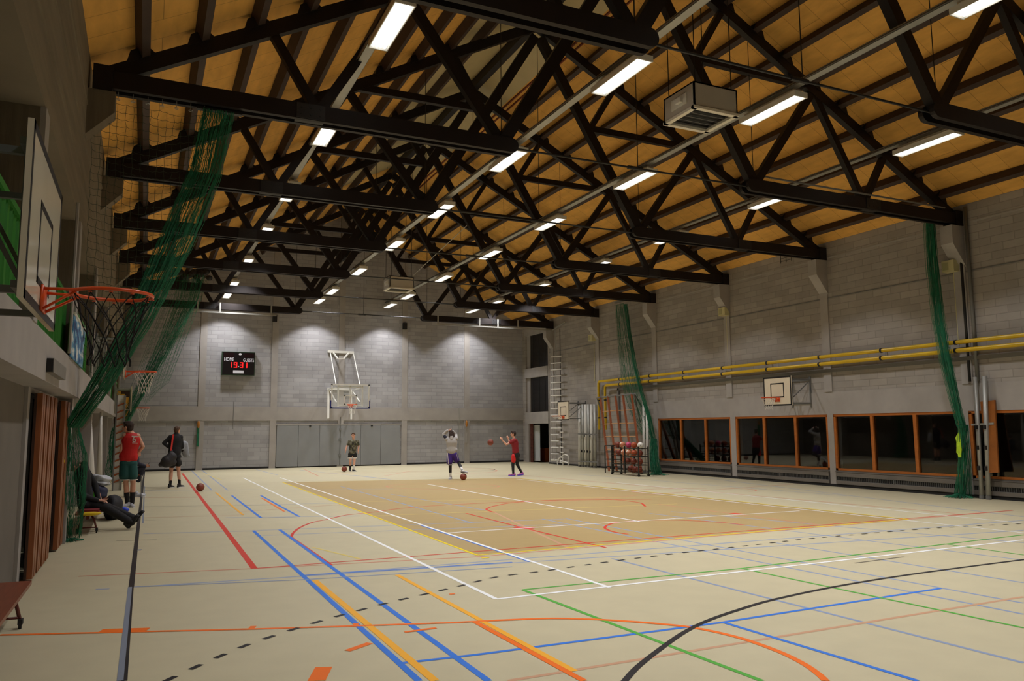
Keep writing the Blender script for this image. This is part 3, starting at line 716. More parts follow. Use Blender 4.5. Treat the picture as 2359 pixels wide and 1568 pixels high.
for i in range(8): x = -.8+i*.21; b.torus((x, 13.16, 7.0-.02), .03, .006, 10, 4); b.cyl((x, 13.16, 7.0), (x, 13.16, 7.1), .005, 5)
b.build('hanging_ring', M_GALV, t)
b = MB(); b.box((.55, 13.1, 7.02), (1.25, 13.2, 7.06)); b.build('gather_bar', M_BLACK, t)
b = MB(); y0 = P_at(143, 1045, 14.3); b.tube([P_at(143, 1000, 14.3), y0, P_at(148, 1065, 14.3)], .012, 6); b.build('tie_strap', mat('yellow_strap', rgb(220,190,30), .6), t)
# --- second left net, further away
t = thing('divider_net', 'far green divider net gathered down to the left wall near the yellow door', 'net', (-.6, 31.2, 0))
path = [P_at(440, 632, 31.2), P_at(430, 690, 31.2), P_at(392, 770, 31.2), P_at(345, 860, 31.2), P_at(300, 940, 31.2), P_at(276, 985, 31.2)]
b = MB(); bundle(b, path, [.5, .4, .3, .22, .2, .2], [.1]*6, 85, .0045, 8); b.build('net_bundle', M_GREEN_NET, t)
path = [P_at(274, 985, 31.2), P_at(270, 1030, 31.2), P_at(276, 1080, 31.2), P_at(282, 1110, 31.2)]; path[-1].z = .04
b = MB(); bundle(b, path, [.2, .28, .42, .5], [.1,.12,.15,.2], 100, .0055, 9); b.build('net_tail', M_GREEN_NET, t)
b = MB(); rnd = random.Random(21)
top = [P_at(395+14*i, 640+rnd.uniform(-6, 8), 31.25) for i in range(7)]
for i in range(26):
    a = P_at(398+3.3*i, 645, 31.25); c = P_at(300+3.6*i, 930-3.5*abs(i-10), 31.25); b.tube([a, a.lerp(c, .5)+Vector((rnd.uniform(-.06,.06),0,0)), c], .005, 3, cap=False)
for j in range(26):
    f = j/25; a = P_at(398, 645, 31.25).lerp(P_at(300, 930, 31.25), f); c = P_at(481, 645, 31.25).lerp(P_at(390, 880, 31.25), f); b.tube([a, a.lerp(c, .5)-Vector((0,0,.08)), c], .004, 3, cap=False)
b.build('loose_mesh', M_GREEN_NET, t)
b = MB(); b.use(M_BLACK)
for i in range(16):
    p = P_at(392+6*i, 632+rnd.uniform(-8, 8), 31.2); b.ellip(p, (.12, .06, rnd.uniform(.06,.14)), 8, 6)
b.build('rolled_hem', M_DARK_NET, t)
# --- right wall, near net
def X_at(u, v, X=18.75): return at(u, v, 0, X)
t = thing('divider_net', 'green divider net tied back at the right edge of the photo, yellow vest beside it', 'net', (18.9, 13.4, 0))
path = [X_at(2142, 512), X_at(2150, 620), X_at(2162, 730), X_at(2180, 830), X_at(2200, 920), X_at(2217, 985)]
b = MB(); bundle(b, path, [.14, .15, .15, .14, .11, .08], [.1]*6, 115, .0038, 31, axis=(0,1,0), axis2=(1,0,0)); b.build('net_bundle', M_GREEN_NET, t)
c0 = at(2216, 1143, 0, 19.0); path = [X_at(2218, 978), Vector((18.9, at(2221, 1060, 0, 18.9).y, at(2221, 1060, 0, 18.9).z)), Vector((19.0, c0.y, .04))]
b = MB(); bundle(b, path, [.08, .11, .17], [.1,.12,.14], 95, .0045, 32, axis=(0,1,0), axis2=(1,0,0))
rnd = random.Random(33)
for i in range(120):
    a = rnd.uniform(0, 6.28); c = Vector((18.95, c0.y, 0)); c2 = c+Vector((math.cos(a)*rnd.uniform(.1,.4)-.05, math.sin(a)*rnd.uniform(.1,.4), .012)); b.tube([c+Vector((0,0,.12)), (c+c2)/2+Vector((0,0,.05)), c2], .006, 3)
b.build('net_tail', M_GREEN_NET, t)
b = MB(); p = X_at(2142, 507); b.box((p.x-.05, p.y-.22, p.z-.02), (p.x+.05, p.y+.22, p.z+.1)); b.build('gather_bar', M_GREY_S, t)
b = MB(); e0, e1 = Vector((18.55, 13.1, ZT+.27)), Vector((12.6, 13.1, ZT+.27)); b.cyl(e0, e1, .02, 6); b.cyl(e0+Vector((0,-.12,-.06)), e1+Vector((0,-.12,-.06)), .02, 6); b.build('curtain_rail', M_GREY_S, t)
# --- right wall, far net
t = thing('divider_net', 'green divider net hanging over the yellow pipes by the ball rack', 'net', (18.4, 26.0, 0))
def X2(u, v): return at(u, v, 0, 18.6)
path = [X2(1426, 700), X2(1434, 780), X2(1445, 860), X2(1458, 920), X2(1475, 970), X2(1496, 1012)]
b = MB(); bundle(b, path, [.3, .38, .5, .55, .5, .3], [.06]*6, 46, .0042, 41, axis=(0,1,0), axis2=(1,0,0))
path = [X2(1441, 700), X2(1450, 770), X2(1462, 840), X2(1478, 905), X2(1495, 960), X2(1506, 1014)]
bundle(b, path, [.1, .1, .1, .1, .12, .14], [.06]*6, 40, .005, 42, axis=(0,1,0), axis2=(1,0,0)); b.build('net_bundle', M_GREEN_NET, t)
c0 = fl(1508, 1094); Xc = c0.x+.1
path = [X2(1506, 1010), Vector((Xc+.1, c0.y+.3, .7)), Vector((Xc, c0.y, .05))]
b = MB(); bundle(b, path, [.16, .22, .24], [.1,.14,.18], 95, .006, 43, axis=(0,1,0), axis2=(1,0,0))
for i in range(80):
    a = rnd.uniform(0, 6.28); c = Vector((Xc, c0.y, 0)); c2 = c+Vector((math.cos(a)*rnd.uniform(.1,.5), math.sin(a)*rnd.uniform(.1,.5), .012)); b.tube([c+Vector((0,0,.12)), (c+c2)/2+Vector((0,0,.05)), c2], .007, 3)
b.build('net_tail', M_GREEN_NET, t)
b = MB(); p = X2(1432, 695); b.box((p.x-.05, p.y-.5, p.z), (p.x+.05, p.y+.5, p.z+.06)); b.build('gather_bar', M_GREY_S, t)
# yellow vest
b = MB(); V = lambda u, v: at(u, v, 0, 18.72)
poly = [V(2211, 988), V(2205, 1000), V(2201, 1008), V(2204, 1020), V(2203, 1042), V(2206, 1045), V(2208, 1053), V(2213, 1053), V(2214, 1010)]
b.prism(poly, (.07, .02, 0)); b.ellip(V(2208, 1028)+Vector((.03,0,0)), (.05, .07, .22), 10, 8)
tag(b.build('high_visibility_vest', mat('fluorescent_yellow', rgb(190, 226, 40), .7, var=.15, scale=9)), 'fluorescent yellow vest hanging on the near right green net', 'vest')

# ================================================================== FAR WALL things
# scoreboard
sb = thing('scoreboard', 'black electronic scoreboard reading 19.31 on the far wall', 'scoreboard', (3.97, YF-.2, 5.0))
x0, x1, z0, z1 = 3.20, 4.71, 4.46, 5.58
b = MB(); b.box((x0, YF-.25, z0), (x1, YF-.02, z1)); b.build('casing', mat('scoreboard_green', rgb(36, 62, 38), .5), sb)
b = MB(); b.box((x0+.03, YF-.256, z0+.03), (x1-.03, YF-.25, z1-.03)); b.build('face_plate', mat('scoreboard_black', rgb(18, 12, 15), .35), sb)
def text(s, x, z, h, M, y, parent, sx=1.0, name='lettering', rz=0.0, rx=PI/2, ext=.004):
    cu = bpy.data.curves.new('tmp', 'FONT'); cu.body = s; cu.size = h*1.38; cu.align_x = 'CENTER'; cu.align_y = 'CENTER'; cu.extrude = ext; cu.offset = h*.02
    o = bpy.data.objects.new('tmp', cu); COL.objects.link(o); bpy.context.view_layer.update()
    me = bpy.data.meshes.new_from_object(o.evaluated_get(bpy.context.evaluated_depsgraph_get())); bpy.data.objects.remove(o)
    me.materials.clear(); me.materials.append(M); me.name = name
    o = bpy.data.objects.new(name, me); COL.objects.link(o)
    T = Matrix.Translation((x, y, z)) @ Matrix.Rotation(rz, 4, 'Z') @ Matrix.Rotation(rx, 4, 'X') @ Matrix.Diagonal((sx, 1, 1, 1)); me.transform(T)
    if parent: o.parent = parent; o.matrix_parent_inverse = (Matrix.Translation(parent.location) @ Matrix.Rotation(parent.rotation_euler.z, 4, 'Z')).inverted()
    return o
M_LET = mat('white_lettering', rgb(222, 222, 230), .5)
text('HOME', 3.52, 5.20, .17, M_LET, YF-.262, sb, .68); text('GUESTS', 4.41, 5.18, .17, M_LET, YF-.262, sb, .62)
M_RED = mat('red_led', (.5,0,0,1), .5, emit=(1.0, .02, .02, 1), es=1.1)
def seg7(ch, x, z, w, h, b, y):
    t = .045; S = {'1': 'bc', '9': 'abcdfg', '3': 'abcdg'}[ch]
    R = {'a': (x, z+h-t, x+w, z+h), 'd': (x, z, x+w, z+t), 'g': (x, z+h/2-t/2, x+w, z+h/2+t/2), 'b': (x+w-t, z+h/2, x+w, z+h), 'c': (x+w-t, z, x+w, z+h/2), 'f': (x, z+h/2, x+t, z+h), 'e': (x, z, x+t, z+h/2)}
    for c in S: r = R[c]; b.box((r[0], y, r[1]), (r[2], y+.004, r[3]))
b = MB(); y = YF-.262
seg7('1', 3.52, 4.82, .15, .26, b, y); seg7('9', 3.74, 4.82, .16, .26, b, y); seg7('3', 4.02, 4.82, .15, .26, b, y); seg7('1', 4.22, 4.82, .14, .26, b, y)
o = b.build('clock_digits', M_RED, sb); o['label'] = 'lit red digits 19.31'
b = MB(); b.box((3.955, y, 4.85), (3.985, y+.004, 4.9)); b.build('clock_point', M_LET, sb)
b = MB(); b.box((3.72, y, 4.55), (4.20, y+.004, 4.69)); b.build('white_panel', M_LET, sb)
b = MB(); b.ellip((4.02, y, 5.47), (.07, .004, .05), 16, 8); b.build('round_badge', M_LET, sb)
for xa in (3.28, 4.2):
    b = MB(); b.box((xa, y, 5.32), (xa+.45, y+.003, 5.52)); b.build('score_window', mat('dim_display', rgb(30, 8, 12), .3), sb)
# grey double doors
p0, p1 = at(636, 1030, 1, YF).x, at(921, 1030, 1, YF).x
dz = 2.09
for i in range(2):
    xa = p0+(p1-p0)*i/2; xb = p0+(p1-p0)*(i+1)/2
    d = sthing('door_%d' % (i+1), ((xa+xb)/2, YF-.05, 0))
    for k in range(3):
        b = MB(); w_ = (xb-xa)/3; b.box((xa+k*w_+.008, YF-.06, .06), (xa+(k+1)*w_-.008, YF-.03, dz)); b.build('door_leaf', mat('grey_door_panel', rgb(138, 140, 142), .6, var=.05, scale=1.5), d)
    b = MB(); xx = xa+.95*(1 if i == 0 else 1)+.6; b.box((xx, YF-.1, dz-.09), (xx+.1, YF-.06, dz-.04)); b.build('door_stop', M_BLACK, d)
b = MB(); b.box((p0-.05, YF-.07, dz), (p1+.05, YF-.02, dz+.05)); struct(b, 'trim_%d' % n, M_CONC); n += 1
# loudspeakers on the far wall
for (u, v, lab) in ((633, 733, 'small black loudspeaker on the far wall, the left one'), (932.5, 751, 'small black loudspeaker on the far wall, the right one')):
    p = at(u, v, 1, YF-.12); s_ = thing('loudspeaker', lab, 'loudspeaker', p, 0, None)
    b = MB(); b.box((p.x-.1, p.y-.1, p.z-.17), (p.x+.1, p.y+.1, p.z+.17)); b.build('cabinet', M_BLACK, s_); b = MB(); b.box((p.x-.03, p.y+.08, p.z-.03), (p.x+.03, YF, p.z+.03)); b.build('bracket', M_BLACK, s_)
# fire alarm-ish yellow posts: padded volleyball sleeves
for (u, lab, m2) in ((457.5, 'green and yellow upright post on the far wall near the standing man with the bag', M_GREEN_NET), (1074.5, 'orange capped upright post on the far wall right of the man in purple shorts', M_CONC)):
    p = at(u, 968, 1, YF-.12); t = thing('wall_post', lab, 'post', (p.x, YF-.1, 0))
    b = MB(); b.box((p.x-.05, YF-.12, 1.1), (p.x+.05, YF-.045, 2.0)); b.build('post_sleeve', m2, t)
    b = MB(); b.ellip((p.x, YF-.14, 2.12), (.065, .06, .17), 12, 8); b.build('cap', mat('orange_cap', rgb(178, 116, 38), .6), t)
b = MB(); p = at(1058, 945, 1, YF-.06); b.cyl((p.x, p.y, 2.95), (p.x, p.y, .1), .015, 6); tag(b.build('wall_conduit', M_GALV), 'thin pale pipe running down the far wall behind the man in purple shorts', 'pipe')
b = MB(); p = at(538, 945, 1, YF-.06); b.cyl((p.x, p.y, 3.2), (p.x, p.y, 1.9), .012, 6); tag(b.build('wall_conduit', M_GREY_S), 'short thin dark cable down the far wall below the scoreboard', 'pipe')
# curtain rails at the last truss
for (u0, v0, u1, v1, lab, us) in ((400, 700, 637, 723, 'left', (455, 507, 625)), (1005, 743, 1272, 757, 'right', (1009, 1105, 1147, 1193))):
    y = T_Y[6]-.25; a = at(u0, v0, 1, y); c = at(u1, v1, 1, y); c.z = a.z = 6.93
    t = thing('curtain_rail', 'grey curtain rail slung under the last roof truss, %s half' % lab, 'curtain rail', a, 0)
    b = MB(); b.beam(a, c, .06, .06)
    if lab == 'right': b.beam(c, at(1300, 743, 0, 19.0), .05, .05)
    b.build('rail', M_GALV, t)
    for u in us: p = at(u, 720, 1, y); b = MB(); b.box((p.x-.03, y-.02, 6.93), (p.x+.03, y+.02, 7.36)); b.build('dropper', M_GALV, t)

# ================================================================== UNIT HEATERS
def heater(c, label, open_dir=1):
    t = thing('unit_heater', label, 'heater', c)
    w, d, h = .5, .45, .24; b = MB(); x, y, z = c
    for s in ((x-w, x+w, y-d, y-d+.03), (x-w, x+w, y+d-.03, y+d), (x-w, x-w+.03, y-d, y+d), (x+w-.03, x+w, y-d, y+d)): b.box((s[0], s[2], z-h), (s[1], s[3], z+h))
    b.box((x-w, y-d, z+h-.03), (x+w, y+d, z+h)); b.build('casing', mat('heater_casing', rgb(188, 182, 172), .5, var=.03), t)
    b = MB(); r = w+.02
    for s in ((x-r, x+r, y-d-.02, y-d+.07), (x-r, x+r, y+d-.07, y+d+.02), (x-r, x-r+.09, y-d, y+d), (x+r-.09, x+r, y-d, y+d)): b.box((s[0], s[2], z-h-.03), (s[1], s[3], z-h+.02))
    b.build('outlet_frame', mat('heater_frame', rgb(226, 220, 204), .4), t)
    b = MB(); b.box((x-w+.06, y-d+.06, z-h+.06), (x+w-.06, y+d-.06, z-h+.07)); b.build('fan_grille', M_BLACK, t)
    b = MB()
    for i in range(5): yy = y-d+.12+i*.17; b.box((x-w+.06, yy, z-h+.02), (x+w-.06, yy+.012, z-h+.05))
    b.build('louvre', M_GREY_S, t)
    b = MB(); b.box((x-w-.02, y-.25, z-.1), (x-w, y+.2, z+.1)); b.box((x-w-.09, y-.15, z-.05), (x-w, y+.0, z+.03)); b.build('control_box', M_WHITE, t)
    b = MB()
    for sx in (-1, 1):
        for sy in (-1, 1): b.cyl((x+sx*(w-.08), y+sy*(d-.06), z+h), (x+sx*(w-.08), y+sy*(d-.06), roofz(x)-.3), .01, 5)
    b.build('suspension_rod', M_BLACK, t)
hc = at(1613, 247, 1, 11.2); heater((hc.x, 11.2, hc.z), 'near white box heater hung high in the roof, open square outlet below')
hc = at(918, 654, 1, 30.1); heater((hc.x, 30.1, hc.z), 'far small white heater hung above the centre of the hall')
b = MB(); b.cyl(at(952, 634, 1, 30.1), at(1077, 518, 1, 27.0), .015, 6); tag(b.build('flue_pipe', M_GALV), 'thin pale pipe slanting up from the far heater', 'pipe')

# ================================================================== RIGHT WALL things
# yellow gas pipes
for k, (z, y1, xo, zl, lab) in enumerate(((3.98, 31.0, .22, 1.75, 'upper'), (3.76, 30.4, .22, 1.75, 'lower'))):
    t = thing('gas_pipe', '%s of the two yellow pipes running along the right wall' % lab, 'pipe', (XR-xo, y1, z), 0, None)
    x = XR-xo-.02*k; r = .055; arc = [(x, y1-.12+.12*math.sin(a), z-.12+.12*math.cos(a)) for a in [PI/2*i/5 for i in range(6)]]
    b = MB(); b.tube([(x, YN, z)]+arc+[(x, y1, zl)], r, 12); b.build('pipe_run', M_YPIPE, t, True)
    b = MB(); yy = 4.2
    while yy < y1-.3: b.tube([(x, yy-.03, z), (x, yy+.03, z)], r+.012, 12); b.box((x, yy-.015, z-.02), (XR, yy+.015, z+.02)); yy += 2.27
    for zz in (2.3, 3.1): b.tube([(x, y1, zz-.03), (x, y1, zz+.03)], r+.01, 12)
    b.build('pipe_clamp', M_BLACK, t)
b = MB(); b.box((XR-.10, YN, 3.50), (XR, 29.6, 3.60)); b.box((XR-.1, 29.5, 1.8), (XR, 29.62, 3.6))
tag(b.build('cable_duct', M_GREY_S), 'grey metal duct along the right wall below the yellow pipes', 'cable duct')
# convector grilles under windows
for i, (y0, y1) in enumerate(winY[:5]):
    nearw = ['by the ball rack', 'below the middle window', 'below the window with the hoop above', 'by the leaning posts', 'at the frame edge'][i]
    t = thing('convector', 'long grey convector under the right windows, ' + ['the farthest one', 'second from the far end', 'third from the far end', 'behind the near upright posts', 'the nearest, outside the frame edge'][i], 'heater', (XR-.05, (y0+y1)/2, .1), 0, 'convectors along the right wall')
    b = MB(); b.box((XR-.06, y0+.03, .09), (XR-.022, y1-.03, .19)); b.box((XR-.06, y0+.03, .32), (XR-.022, y1-.03, .44)); b.box((XR-.07, y0, .45), (XR-.02, y1, .465)); b.build('casing', M_CONC_D, t)
    mid = (y0+y1)/2
    for (ya, yb) in ((y0+.05, mid-.04), (mid+.04, y1-.05)):
        g = MB(); g.box((XR-.03, ya, .2), (XR-.022, yb, .31)); gr = g.build('grille', M_BLACK, t)
        f = MB(); yy = ya
        while yy < yb: f.box((XR-.045, yy, .2), (XR-.03, yy+.008, .31)); yy += .06
        f.box((XR-.05, ya-.02, .19), (XR-.03, yb+.02, .2)); f.box((XR-.05, ya-.02, .31), (XR-.03, yb+.02, .32)); f.box((XR-.05, ya-.03, .19), (XR-.03, ya-.01, .32)); f.box((XR-.05, yb+.01, .19), (XR-.03, yb+.03, .32)); f.build('grille_bars', M_GREY_S, gr)
# emergency light boxes
for (u, v, w_, lab) in ((2191, 614, .34, 'beige box under the corbel by the near right net'), (1669, 718, .34, 'beige box on the right wall above the yellow pipes, middle one'), (1365, 778, .34, 'beige box high on the right wall, farthest one')):
    p = at(u, v, 0, XR-.12); t = thing('wall_lamp_box', lab, 'wall box', p)
    b = MB(); b.box((XR-.26, p.y-w_/2, p.z-.15), (XR-.03, p.y+w_/2, p.z+.15)); b.build('casing', mat('beige_plastic', rgb(206, 198, 150), .5), t)
    b = MB(); b.box((XR-.27, p.y-.02, p.z-.1), (XR-.26, p.y+w_/2-.03, p.z+.1)); b.build('lens', mat('beige_lens', rgb(180, 176, 130), .3), t)
    b = MB(); b.cyl((XR-.04, p.y, p.z-.15), (XR-.04, p.y, 4.05), .012, 6); b.build('conduit', mat('beige_plastic', rgb(206, 198, 150)), t)
# metal climbing-wire box
p = at(1815, 594, 0, XR-.1); b = MB()
for i in range(3): b.box((p.x-.1, p.y-.25, p.z-.1+.1*i), (p.x-.08, p.y+.25, p.z-.09+.1*i)); b.box((p.x-.1, p.y-.25+.24*i, p.z-.15), (p.x-.08, p.y-.24+.24*i, p.z+.15))
tag(b.build('wire_cage', M_BLACK), 'small wire cage high on the right wall under the roof', 'cage')
# near grey downpipe with black cable
b = MB(); pz = at(2232, 640, 0, XR-.08); b.use(M_GREY_S).cyl((XR-.08, 12.86, 2.95), (XR-.08, 12.86, 7.5), .045, 12); b.use(M_BLACK).cyl((XR-.06, 13.08, 2.95), (XR-.06, 13.08, 7.2), .035, 8)
tag(b.build('downpipe', None, None, True), 'grey downpipe running up the right wall behind the leaning posts', 'pipe')
# leaning posts near right
def post(p0, p1, r, label, M=M_GALV, extra=0, group=None):
    t = thing('volleyball_post', label, 'post', p0, 0, group)
    b = MB(); b.cyl(p0, p1, r, 14); b.build('tube', M, t, True)
    d = (Vector(p1)-Vector(p0)); b = MB(); b.cyl(Vector(p0), Vector(p0)+d*.03, r+.008, 12); b.build('foot', M_GREY_S, t)
    if extra:
        for k in range(extra): c = Vector(p0)+d*(.25+.5*k/extra); b = MB(); b.box((c.x-.03-r, c.y-.03, c.z-.05), (c.x+.02-r, c.y+.03, c.z+.05)); b.build('hook', M_BLACK, t)
    return t
X9 = lambda u, v, X=18.95: at(u, v, 0, X)
a = X9(2262, 1146, 19.0); a.z = 0; post(a, at(2246, 868, 0, 19.12), .05, 'grey upright post leaning at the right wall, left one of the near pair', M_GALV, 3)
a = X9(2275, 1146, 19.0); a.z = 0; a.y = X9(2277, 1140, 19.0).y; post(a, at(2268, 866, 0, 19.12), .055, 'grey upright post at the right wall with black fittings, right one of the near pair', M_GALV, 3)
b = MB(); b.beam(at(2238, 978, 0, 19.1), at(2290, 975, 0, 19.1), .03, .05); b.use(M_GALV)
tag(b.build('holding_bar', M_GALV), 'silver bar holding the near pair of posts to the wall', 'bar')
b = MB(); b.prism([at(2258, 925, 0, 19.15), at(2291, 921, 0, 19.15), at(2300, 1088, 0, 19.0), at(2276, 1088, 0, 19.0)], (.05, 0, 0))
tag(b.build('wooden_board', mat('varnished_board', rgb(150, 88, 34), .45, var=.15)), 'orange-brown board leaning behind the near pair of posts', 'board')
# six stored posts at mid right
for i, u in enumerate((1336, 1343.5, 1350, 1356.5, 1363, 1371)):
    a = at(u, 1081+.4*i, 0, 18.95); a.z = 0; c = at(u-.5, 931+1.0*(i == 0)*3, 0, 19.0)
    post(a, c, .075, 'pale storage post at the far right wall, %s of six from the left' % ORD[i], M_GALV if i % 2 else M_WHITE, [0, 1, 2, 1, 2, 0][i], 'stored posts at the far right wall')
for v0, lab in ((999, 'upper'), (1062, 'lower')):
    b = MB(); b.beam(at(1332, v0, 0, 18.82), at(1378, v0+2, 0, 18.82), .03, .06); tag(b.build('holding_bar', M_GREY_S), '%s grey bar across the six stored posts' % lab, 'bar')
# white rungs of the wall ladder
t = thing('wall_ladder', 'tall wall ladder with white rungs beside the far right opening', 'ladder', (18.95, 35.3, 0))
for i in range(17):
    v = 822+14.9*i+(.0 if i < 12 else -.3*(i-12)); b = MB(); p0 = at(1269, v, 0, 18.95); p1 = at(1293 if i < 12 else 1288, v-2.2+.18*i, 0, 18.95); b.cyl(p0, p1, .028, 6); b.build('rung', M_WHITE, t)
for i in range(8):
    v = 1001+11.5*i; b = MB(); b.cyl(at(1290, v-6, 0, 18.8), at(1298, v-6+.3*i, 0, 18.8), .028, 6); b.build('rung', M_WHITE, t)
for u in (1273, 1283, 1294): b = MB(); p = at(u, 1072, 0, 19.05); b.cyl((19.05, p.y, .05), (19.05, p.y, 6.9), .014 if u != 1294 else .02, 6); b.build('upright_cord', M_GALV if u != 1294 else M_BLACK, t)
b = MB()
for (u0, v0, u1, v1) in ((1270, 1058, 1278, 1058), (1282, 1060, 1300, 1046), (1300, 1046, 1309, 1049), (1309, 1049, 1309, 1073), (1284, 1060, 1285, 1074), (1296, 1050, 1297, 1074), (1270, 1074, 1309, 1075), (1290, 1060, 1309, 1066)): b.cyl(at(u0, v0, 0, 18.6), at(u1, v1, 0, 18.6), .03, 6)
b.build('folding_base', M_WHITE, t)
# far doorway contents
b = MB()
def cf(u, v): return (XR+.35+.06*math.sin(u*34)+.02*math.sin(u*71), 37.1+.72*u, .12+1.85*v)
ff = lambda uu, vv: (XR+.22+.05*math.sin(uu*34), at(1228, 1000, 0, XR+.22).y+(at(1243, 1000, 0, XR+.22).y-at(1228, 1000, 0, XR+.22).y)*uu, .08+1.95*vv)
b.grid(ff, 40, 3); tag(b.build('curtain', mat('pale_curtain', rgb(200, 204, 206), .8), None, True), 'pale curtain hanging in the far right doorway', 'curtain')
b = MB(); p = at(1249, 1040, 0, XR+.8); b.box((p.x, p.y-.3, 0), (p.x+.4, p.y+.25, .75)); tag(b.build('cabinet', mat('orange_brown_wood', rgb(170, 84, 30), .5)), 'orange-brown cupboard inside the far right doorway', 'cabinet')
b = MB(); b.box((XR+.05, OP1-.72, 0), (XR+.09, OP1-.42, 2.1)); struct(b, 'trim_%d' % n, mat_block('red_brick', rgb(84, 50, 42), (1, 2), .22, .07, 1.5, .2)); n += 1
b = MB(); b.box((XR-.05, OP1-.42, 0), (XR+.28, OP1, 2.1)); struct(b, 'trim_%d' % n, M_CONC); n += 1
# ================================================================== climbing frame + ball rack
t = thing('climbing_frame', 'orange-brown wooden climbing frame leaning behind the ball rack', 'climbing frame', (18.3, 27.5, 0))
M_CW = mat('red_brown_wood', rgb(146, 76, 34), .5, var=.12, scale=8)
tops = [(1383, 916), (1400, 913), (1417.5, 911), (1435, 910), (1455, 908)]; bots = [(1403, 1083), (1421, 1085), (1440, 1088), (1458, 1090), (1478, 1093)]
CFX0, CFX1 = 18.35, 17.95
for i in range(5):
    a = at(*tops[i], 0, CFX0); c = at(*bots[i], 0, CFX1); c2 = Vector(c); 
    k = (0.0-a.z)/(c2.z-a.z); c2 = a+(c2-a)*k
    b = MB(); b.beam(c2, a, .07, .11); b.build('upright', M_CW, t)
    d = c2-a
    if i < 4:
        a2 = at(*tops[i+1], 0, CFX0); c3 = at(*bots[i+1], 0, CFX1); k = (0.0-a2.z)/(c3.z-a2.z); d2 = (c3-a2)*k
        for f in (.20, .37, .54, .71, .87):
            b = MB(); b.cyl(a+d*f, a2+d2*f, .02, 6); b.build('rung', mat('pale_dowel', rgb(196, 148, 100), .5), t)
b = MB(); b.cyl(at(1375, 916, 0, CFX0), at(1460, 907, 0, CFX0), .035, 8); b.cyl(at(1375, 916, 0, CFX0), at(1384, 943, 0, 19.1), .03, 6); b.cyl(at(1461, 907, 0, CFX0), at(1478, 936, 0, 19.1), .03, 6); b.cyl(at(1461, 907, 0, CFX0), at(1475, 972, 0, 19.1), .03, 6); b.build('top_rail', M_GREY_S, t)
# grey goal frame poles behind net
for i, (u, vt) in enumerate(((1483, 925), (1491, 935))):
    a = at(u+1, 1090, 0, 18.4); a.z = 0; c = at(u, vt, 0, 18.7); post(a, c, .06, 'pale storage post behind the ball rack net, %s one' % ('left' if i == 0 else 'right'), M_WHITE, 0)
# rack placed in front of frame
RA = fl(1422, 1093); RB = fl(1484, 1096); RX = (RA.x+RB.x)/2
RX = 17.1
ya = at(1421, 1090, 0, RX).y; yb = at(1483, 1093, 0, RX).y; 
t = thing('ball_rack', 'black wheeled rack loaded with balls by the far green net', 'ball rack', (RX, (ya+yb)/2, 0))
M_RK = mat('rack_black', rgb(30, 32, 28), .5)
zs = [at(1450, v, 0, RX).z for v in (1086, 1068, 1049, 1031)]
b = MB()
for y in (ya, (ya+yb)/2+.35*0, yb):
    for x in (RX-.22, RX+.22): b = MB(); b.box((x-.02, y-.02, .08), (x+.02, y+.02, zs[3]+.06)); b.build('upright', M_RK, t)
for z in zs:
    b = MB()
    for x in (RX-.22, RX+.22): b.box((x-.012, yb, z-.03), (x+.012, ya, z-.005)); b.box((x-.012, yb, z+.06), (x+.012, ya, z+.075)) if z < zs[3] else None
    for y in (ya, yb): b.box((RX-.22, y-.012, z-.03), (RX+.22, y+.012, z-.005))
    b.build('shelf_rail', M_RK, t)
for y in (ya, yb):
    for x in (RX-.22, RX+.22): b = MB(); b.cyl((x, y-.02, .05), (x, y+.02, .05), .05, 12); b.build('castor', M_BLACK, t)
# small side trolley
ya2 = at(1404, 1084, 0, 17.5).y; yb2 = at(1422, 1086, 0, 17.5).y
t = thing('trolley_frame', 'low empty black trolley frame left of the ball rack', 'trolley', (17.5, (ya2+yb2)/2, 0))
b = MB()
for y in (ya2, yb2):
    for x in (17.3, 17.7): b = MB(); b.box((x-.018, y-.018, 0), (x+.018, y+.018, zs[3]+.05)); b.build('upright', M_RK, t)
b = MB()
for z in (.25, .55, .85, zs[3]+.05):
    for x in (17.3, 17.7): b.box((x-.015, yb2, z-.015), (x+.015, ya2, z+.015))
    for y in (ya2, yb2): b.box((17.3, y-.015, z-.015), (17.7, y+.015, z+.015))
b.build('rail', M_RK, t)

# ---------------------------------------------------------------- balls
def ball_mesh(b, c, r, base, seam, rot=0.3):
    b.use(base).ellip(c, r, 28, 18)
    if seam:
        b.use(seam); R = Matrix.Rotation(rot, 3, 'X') @ Matrix.Rotation(rot*1.7, 3, 'Y'); c = Vector(c)
        def ring(f):
            b.tube([c+R @ (Vector(f(2*PI*i/32))*r*1.001) for i in range(32)], r*.018, 4, closed=True)
        ring(lambda a: (math.cos(a), math.sin(a), 0)); ring(lambda a: (math.cos(a), 0, math.sin(a)))
        for s in (-1, 1):
            k = .62; ring(lambda a, s=s: Vector((s*(k+.18*math.cos(2*a)), math.cos(a)*.75, math.sin(a)*.75)).normalized())
M_SEAM = mat('ball_seam', rgb(34, 20, 18), .6)
def ball(c, r, label, base=None, seam=True, group=None, name='basketball', cat='ball', rot=.3):
    b = MB(); ball_mesh(b, (0,0,0), r, base or M_BALL, M_SEAM if seam else None, rot); o = b.build(name, None, None, True); o.location = c
    return tag(o, label, cat, group)
p = fl(461, 1131); ball((p.x, p.y, .121), .121, 'reddish brown basketball on the floor between the man with the bag and the court', rot=.5)
p = fl(793, 1086.5); ball((p.x, p.y, .121), .121, 'basketball lying on the floor by the feet of the camouflage shirt player', rot=1.1)
BF = fl(1067.5, 1105.6); ball((BF.x, BF.y, .121), .121, 'basketball under the right foot of the man in purple shorts', rot=.9)
p = at(1129.8, 1018.6, 1, 28.1); ball(p, .121, 'basketball in the air in front of the red shirt player', rot=.2)
